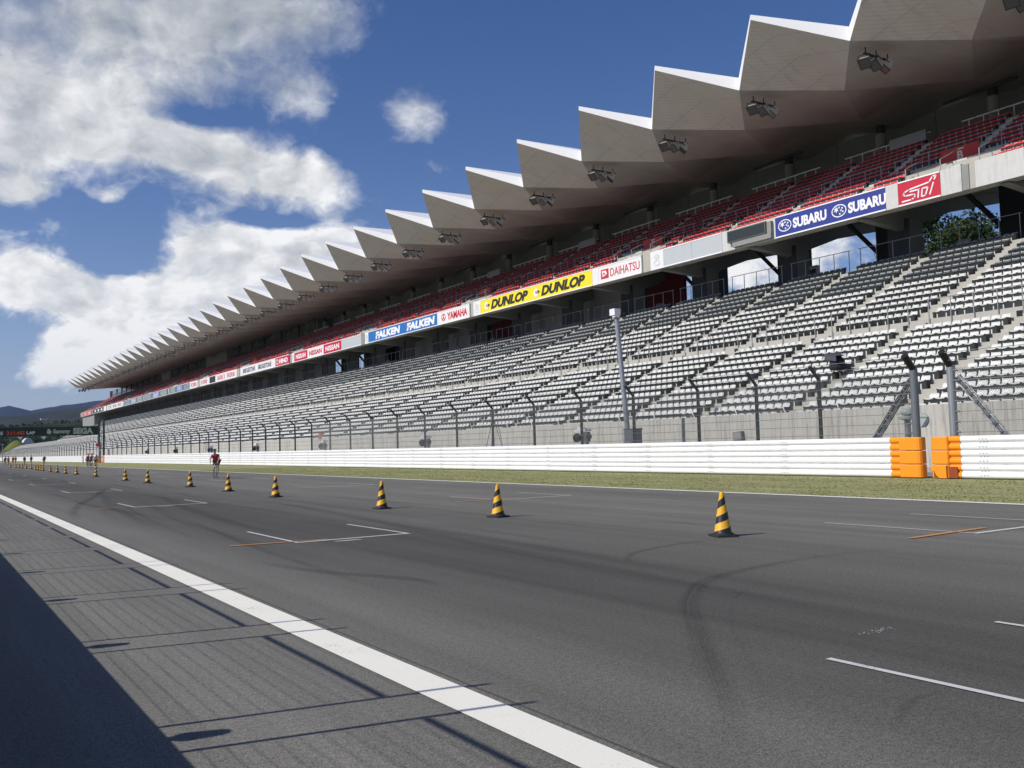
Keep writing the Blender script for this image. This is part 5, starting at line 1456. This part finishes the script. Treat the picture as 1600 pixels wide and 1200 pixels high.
from mathutils import noise as mn
def ridge(name, prof, dist, depth, m, seed, amp, nx=160, ny=14):
    """hill range: prof = [(x at distance, crest height)]"""
    px = [p[0] for p in prof]; pz = [p[1] for p in prof]
    def fn(x, y):
        t = (y - dist) / depth + .5; crest = float(np.interp(x, px, pz))
        s = math.sin(math.pi * min(1, max(0, t))) ** .8
        return -1 + (crest + amp * (mn.fractal(Vector((x * .012 + seed, y * .012, 0)), 1.0, 2.0, 5)) * s) * s
    return terrain(name, fn, px[0], px[-1], dist - depth / 2, dist + depth / 2, nx, ny, m)
H1 = hill_mat('far_mountain', (.016, .028, .055), (.026, .042, .072), .004)  # blue of the air in between is mixed into the mountain colour
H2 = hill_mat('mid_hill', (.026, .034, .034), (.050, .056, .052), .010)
H3 = hill_mat('near_wood', (.014, .026, .014), (.035, .055, .022), .05)
ridge('far_mountains', [(-2500, 240), (-900, 300), (0, 215), (240, 225), (343, 243), (387, 252), (426, 239), (460, 226), (568, 245), (685, 261), (805, 280), (1200, 320), (2500, 400), (5000, 500)], 5200, 1400, H1, 3, 5)
ridge('mid_hills', [(-1500, 60), (-400, 80), (60, 96), (178, 104), (245, 110), (325, 121), (405, 128), (700, 150), (1500, 190), (3500, 230)], 2700, 900, H2, 9, 4)
ridge('wooded_hill', [(-700, 20), (-100, 26), (20, 28), (80, 33), (140, 37), (200, 38), (300, 34), (700, 30)], 1050, 220, H3, 15, 5)
def wood():
    q = np.random.RandomState(11); n = 26000
    x = -120 + 420 * q.rand(n); y = 955 + 110 * q.rand(n); zt = np.interp(x, [-100, 20, 80, 140, 200, 300], [24, 27, 32, 35, 36, 33]) * ((y - 940) / 120) ** .6
    z = zt * q.rand(n) ** .5 + 3 * q.rand(n)
    p = np.stack([x, y - 6, z], 1); u = q.randn(n, 3); u /= np.linalg.norm(u, axis=1)[:, None]; w = q.randn(n, 3); w /= np.linalg.norm(w, axis=1)[:, None]; s = (1.0 + 1.4 * q.rand(n))[:, None]
    V = np.stack([p - u * s, p + w * s, p + u * s, p - w * s], 1).reshape(-1, 3)
    me = bpy.data.meshes.new('woodland'); me.vertices.add(n * 4); me.vertices.foreach_set('co', V.ravel()); me.loops.add(n * 4); me.loops.foreach_set('vertex_index', np.arange(n * 4)); me.polygons.add(n)
    me.polygons.foreach_set('loop_start', np.arange(0, n * 4, 4)); me.polygons.foreach_set('loop_total', np.full(n, 4)); me.update(); me.materials.append(LEAF)
    o = bpy.data.objects.new('woodland', me); C.objects.link(o); tag(o, 'dark distant wood on the hillside beyond the gantry', 'wood', kind='stuff')
wood()
MOUND = hill_mat('mound_grass', (.09, .11, .03), (.15, .165, .045), .15)
terrain('grass_mound', lambda x, y: -.1 + 11.5 * math.exp(-((x - 51) / 8.5) ** 2 - ((y - 640) / 30) ** 2), 22, 76, 580, 720, 40, 30, MOUND)
# small buildings beneath the hills
def house(loc, w, d, h, lab, m):
    t = thing('building', lab, 'building', loc); b = MB(); b.box(-w / 2, w / 2, -d / 2, d / 2, 0, h); b.build('wall', m, t)
    b = MB(); b.poly([(-w / 2 - .4, -d / 2 - .4, h), (w / 2 + .4, -d / 2 - .4, h), (0, -d / 2 - .4, h + w * .18)]); b.poly([(-w / 2 - .4, d / 2 + .4, h), (0, d / 2 + .4, h + w * .18), (w / 2 + .4, d / 2 + .4, h)])
    b.quad((-w / 2 - .4, -d / 2 - .4, h), (0, -d / 2 - .4, h + w * .18), (0, d / 2 + .4, h + w * .18), (-w / 2 - .4, d / 2 + .4, h)); b.quad((0, -d / 2 - .4, h + w * .18), (w / 2 + .4, -d / 2 - .4, h), (w / 2 + .4, d / 2 + .4, h), (0, d / 2 + .4, h + w * .18)); b.build('roof', CONC_DARK, t)
    b = MB()
    for k in range(3): b.box(-w / 2 + w * (k + .3) / 3, -w / 2 + w * (k + .7) / 3, -d / 2 - .05, -d / 2, h * .35, h * .75)
    b.build('window', BLACK, t)
house((104, 1010, 36), 6, 5, 1.8, 'small white building in the wood above the gantry, left one', WHITE_STEEL)
house((150, 1020, 37.5), 4, 5, 1.6, 'small white building in the wood above the gantry lettering, right one', WHITE_STEEL)
t = thing('tunnel_hood', 'pale rounded concrete hood behind the green mound', 'structure', (59.5, 668, 0)); b = MB(); n = 14
pr = [(4.6 * math.cos(math.pi * i / n), 13.2 * math.sin(math.pi * i / n)) for i in range(n + 1)]
b.v = []; b.extrude_profile([(x, z) for x, z in pr], -6, 10, closed=True); b.build('shell', CONC_PALE, t)
# light mast at far left
t = thing('mast', 'thin pale mast at the far left edge', 'mast', (20.5, 300, 0)); b = MB(); b.tube([(0, 0, 0), (0, 0, 5.0)], .12, 8, r2=.07); b.box(-.4, .4, -.1, .1, 4.9, 5.2); b.build('pole', GALV, t)

# ------------------------------------------------------------------ air
def haze(density=4.5e-5):
    m, g = custom('haze_air')
    v = g.n('ShaderNodeVolumePrincipled', inp={'Color': (.55, .70, 1.0, 1), 'Density': density, 'Anisotropy': .2})
    o = g.n('ShaderNodeOutputMaterial'); g.l(v.outputs[0], o.inputs['Volume'])
    b = MB(); b.box(-7200, 7200, -3200, 9200, -2, 620)
    h = b.build('haze', m); tag(h, 'thin blue air between the camera and the far mountains', 'haze', kind='stuff')
haze()
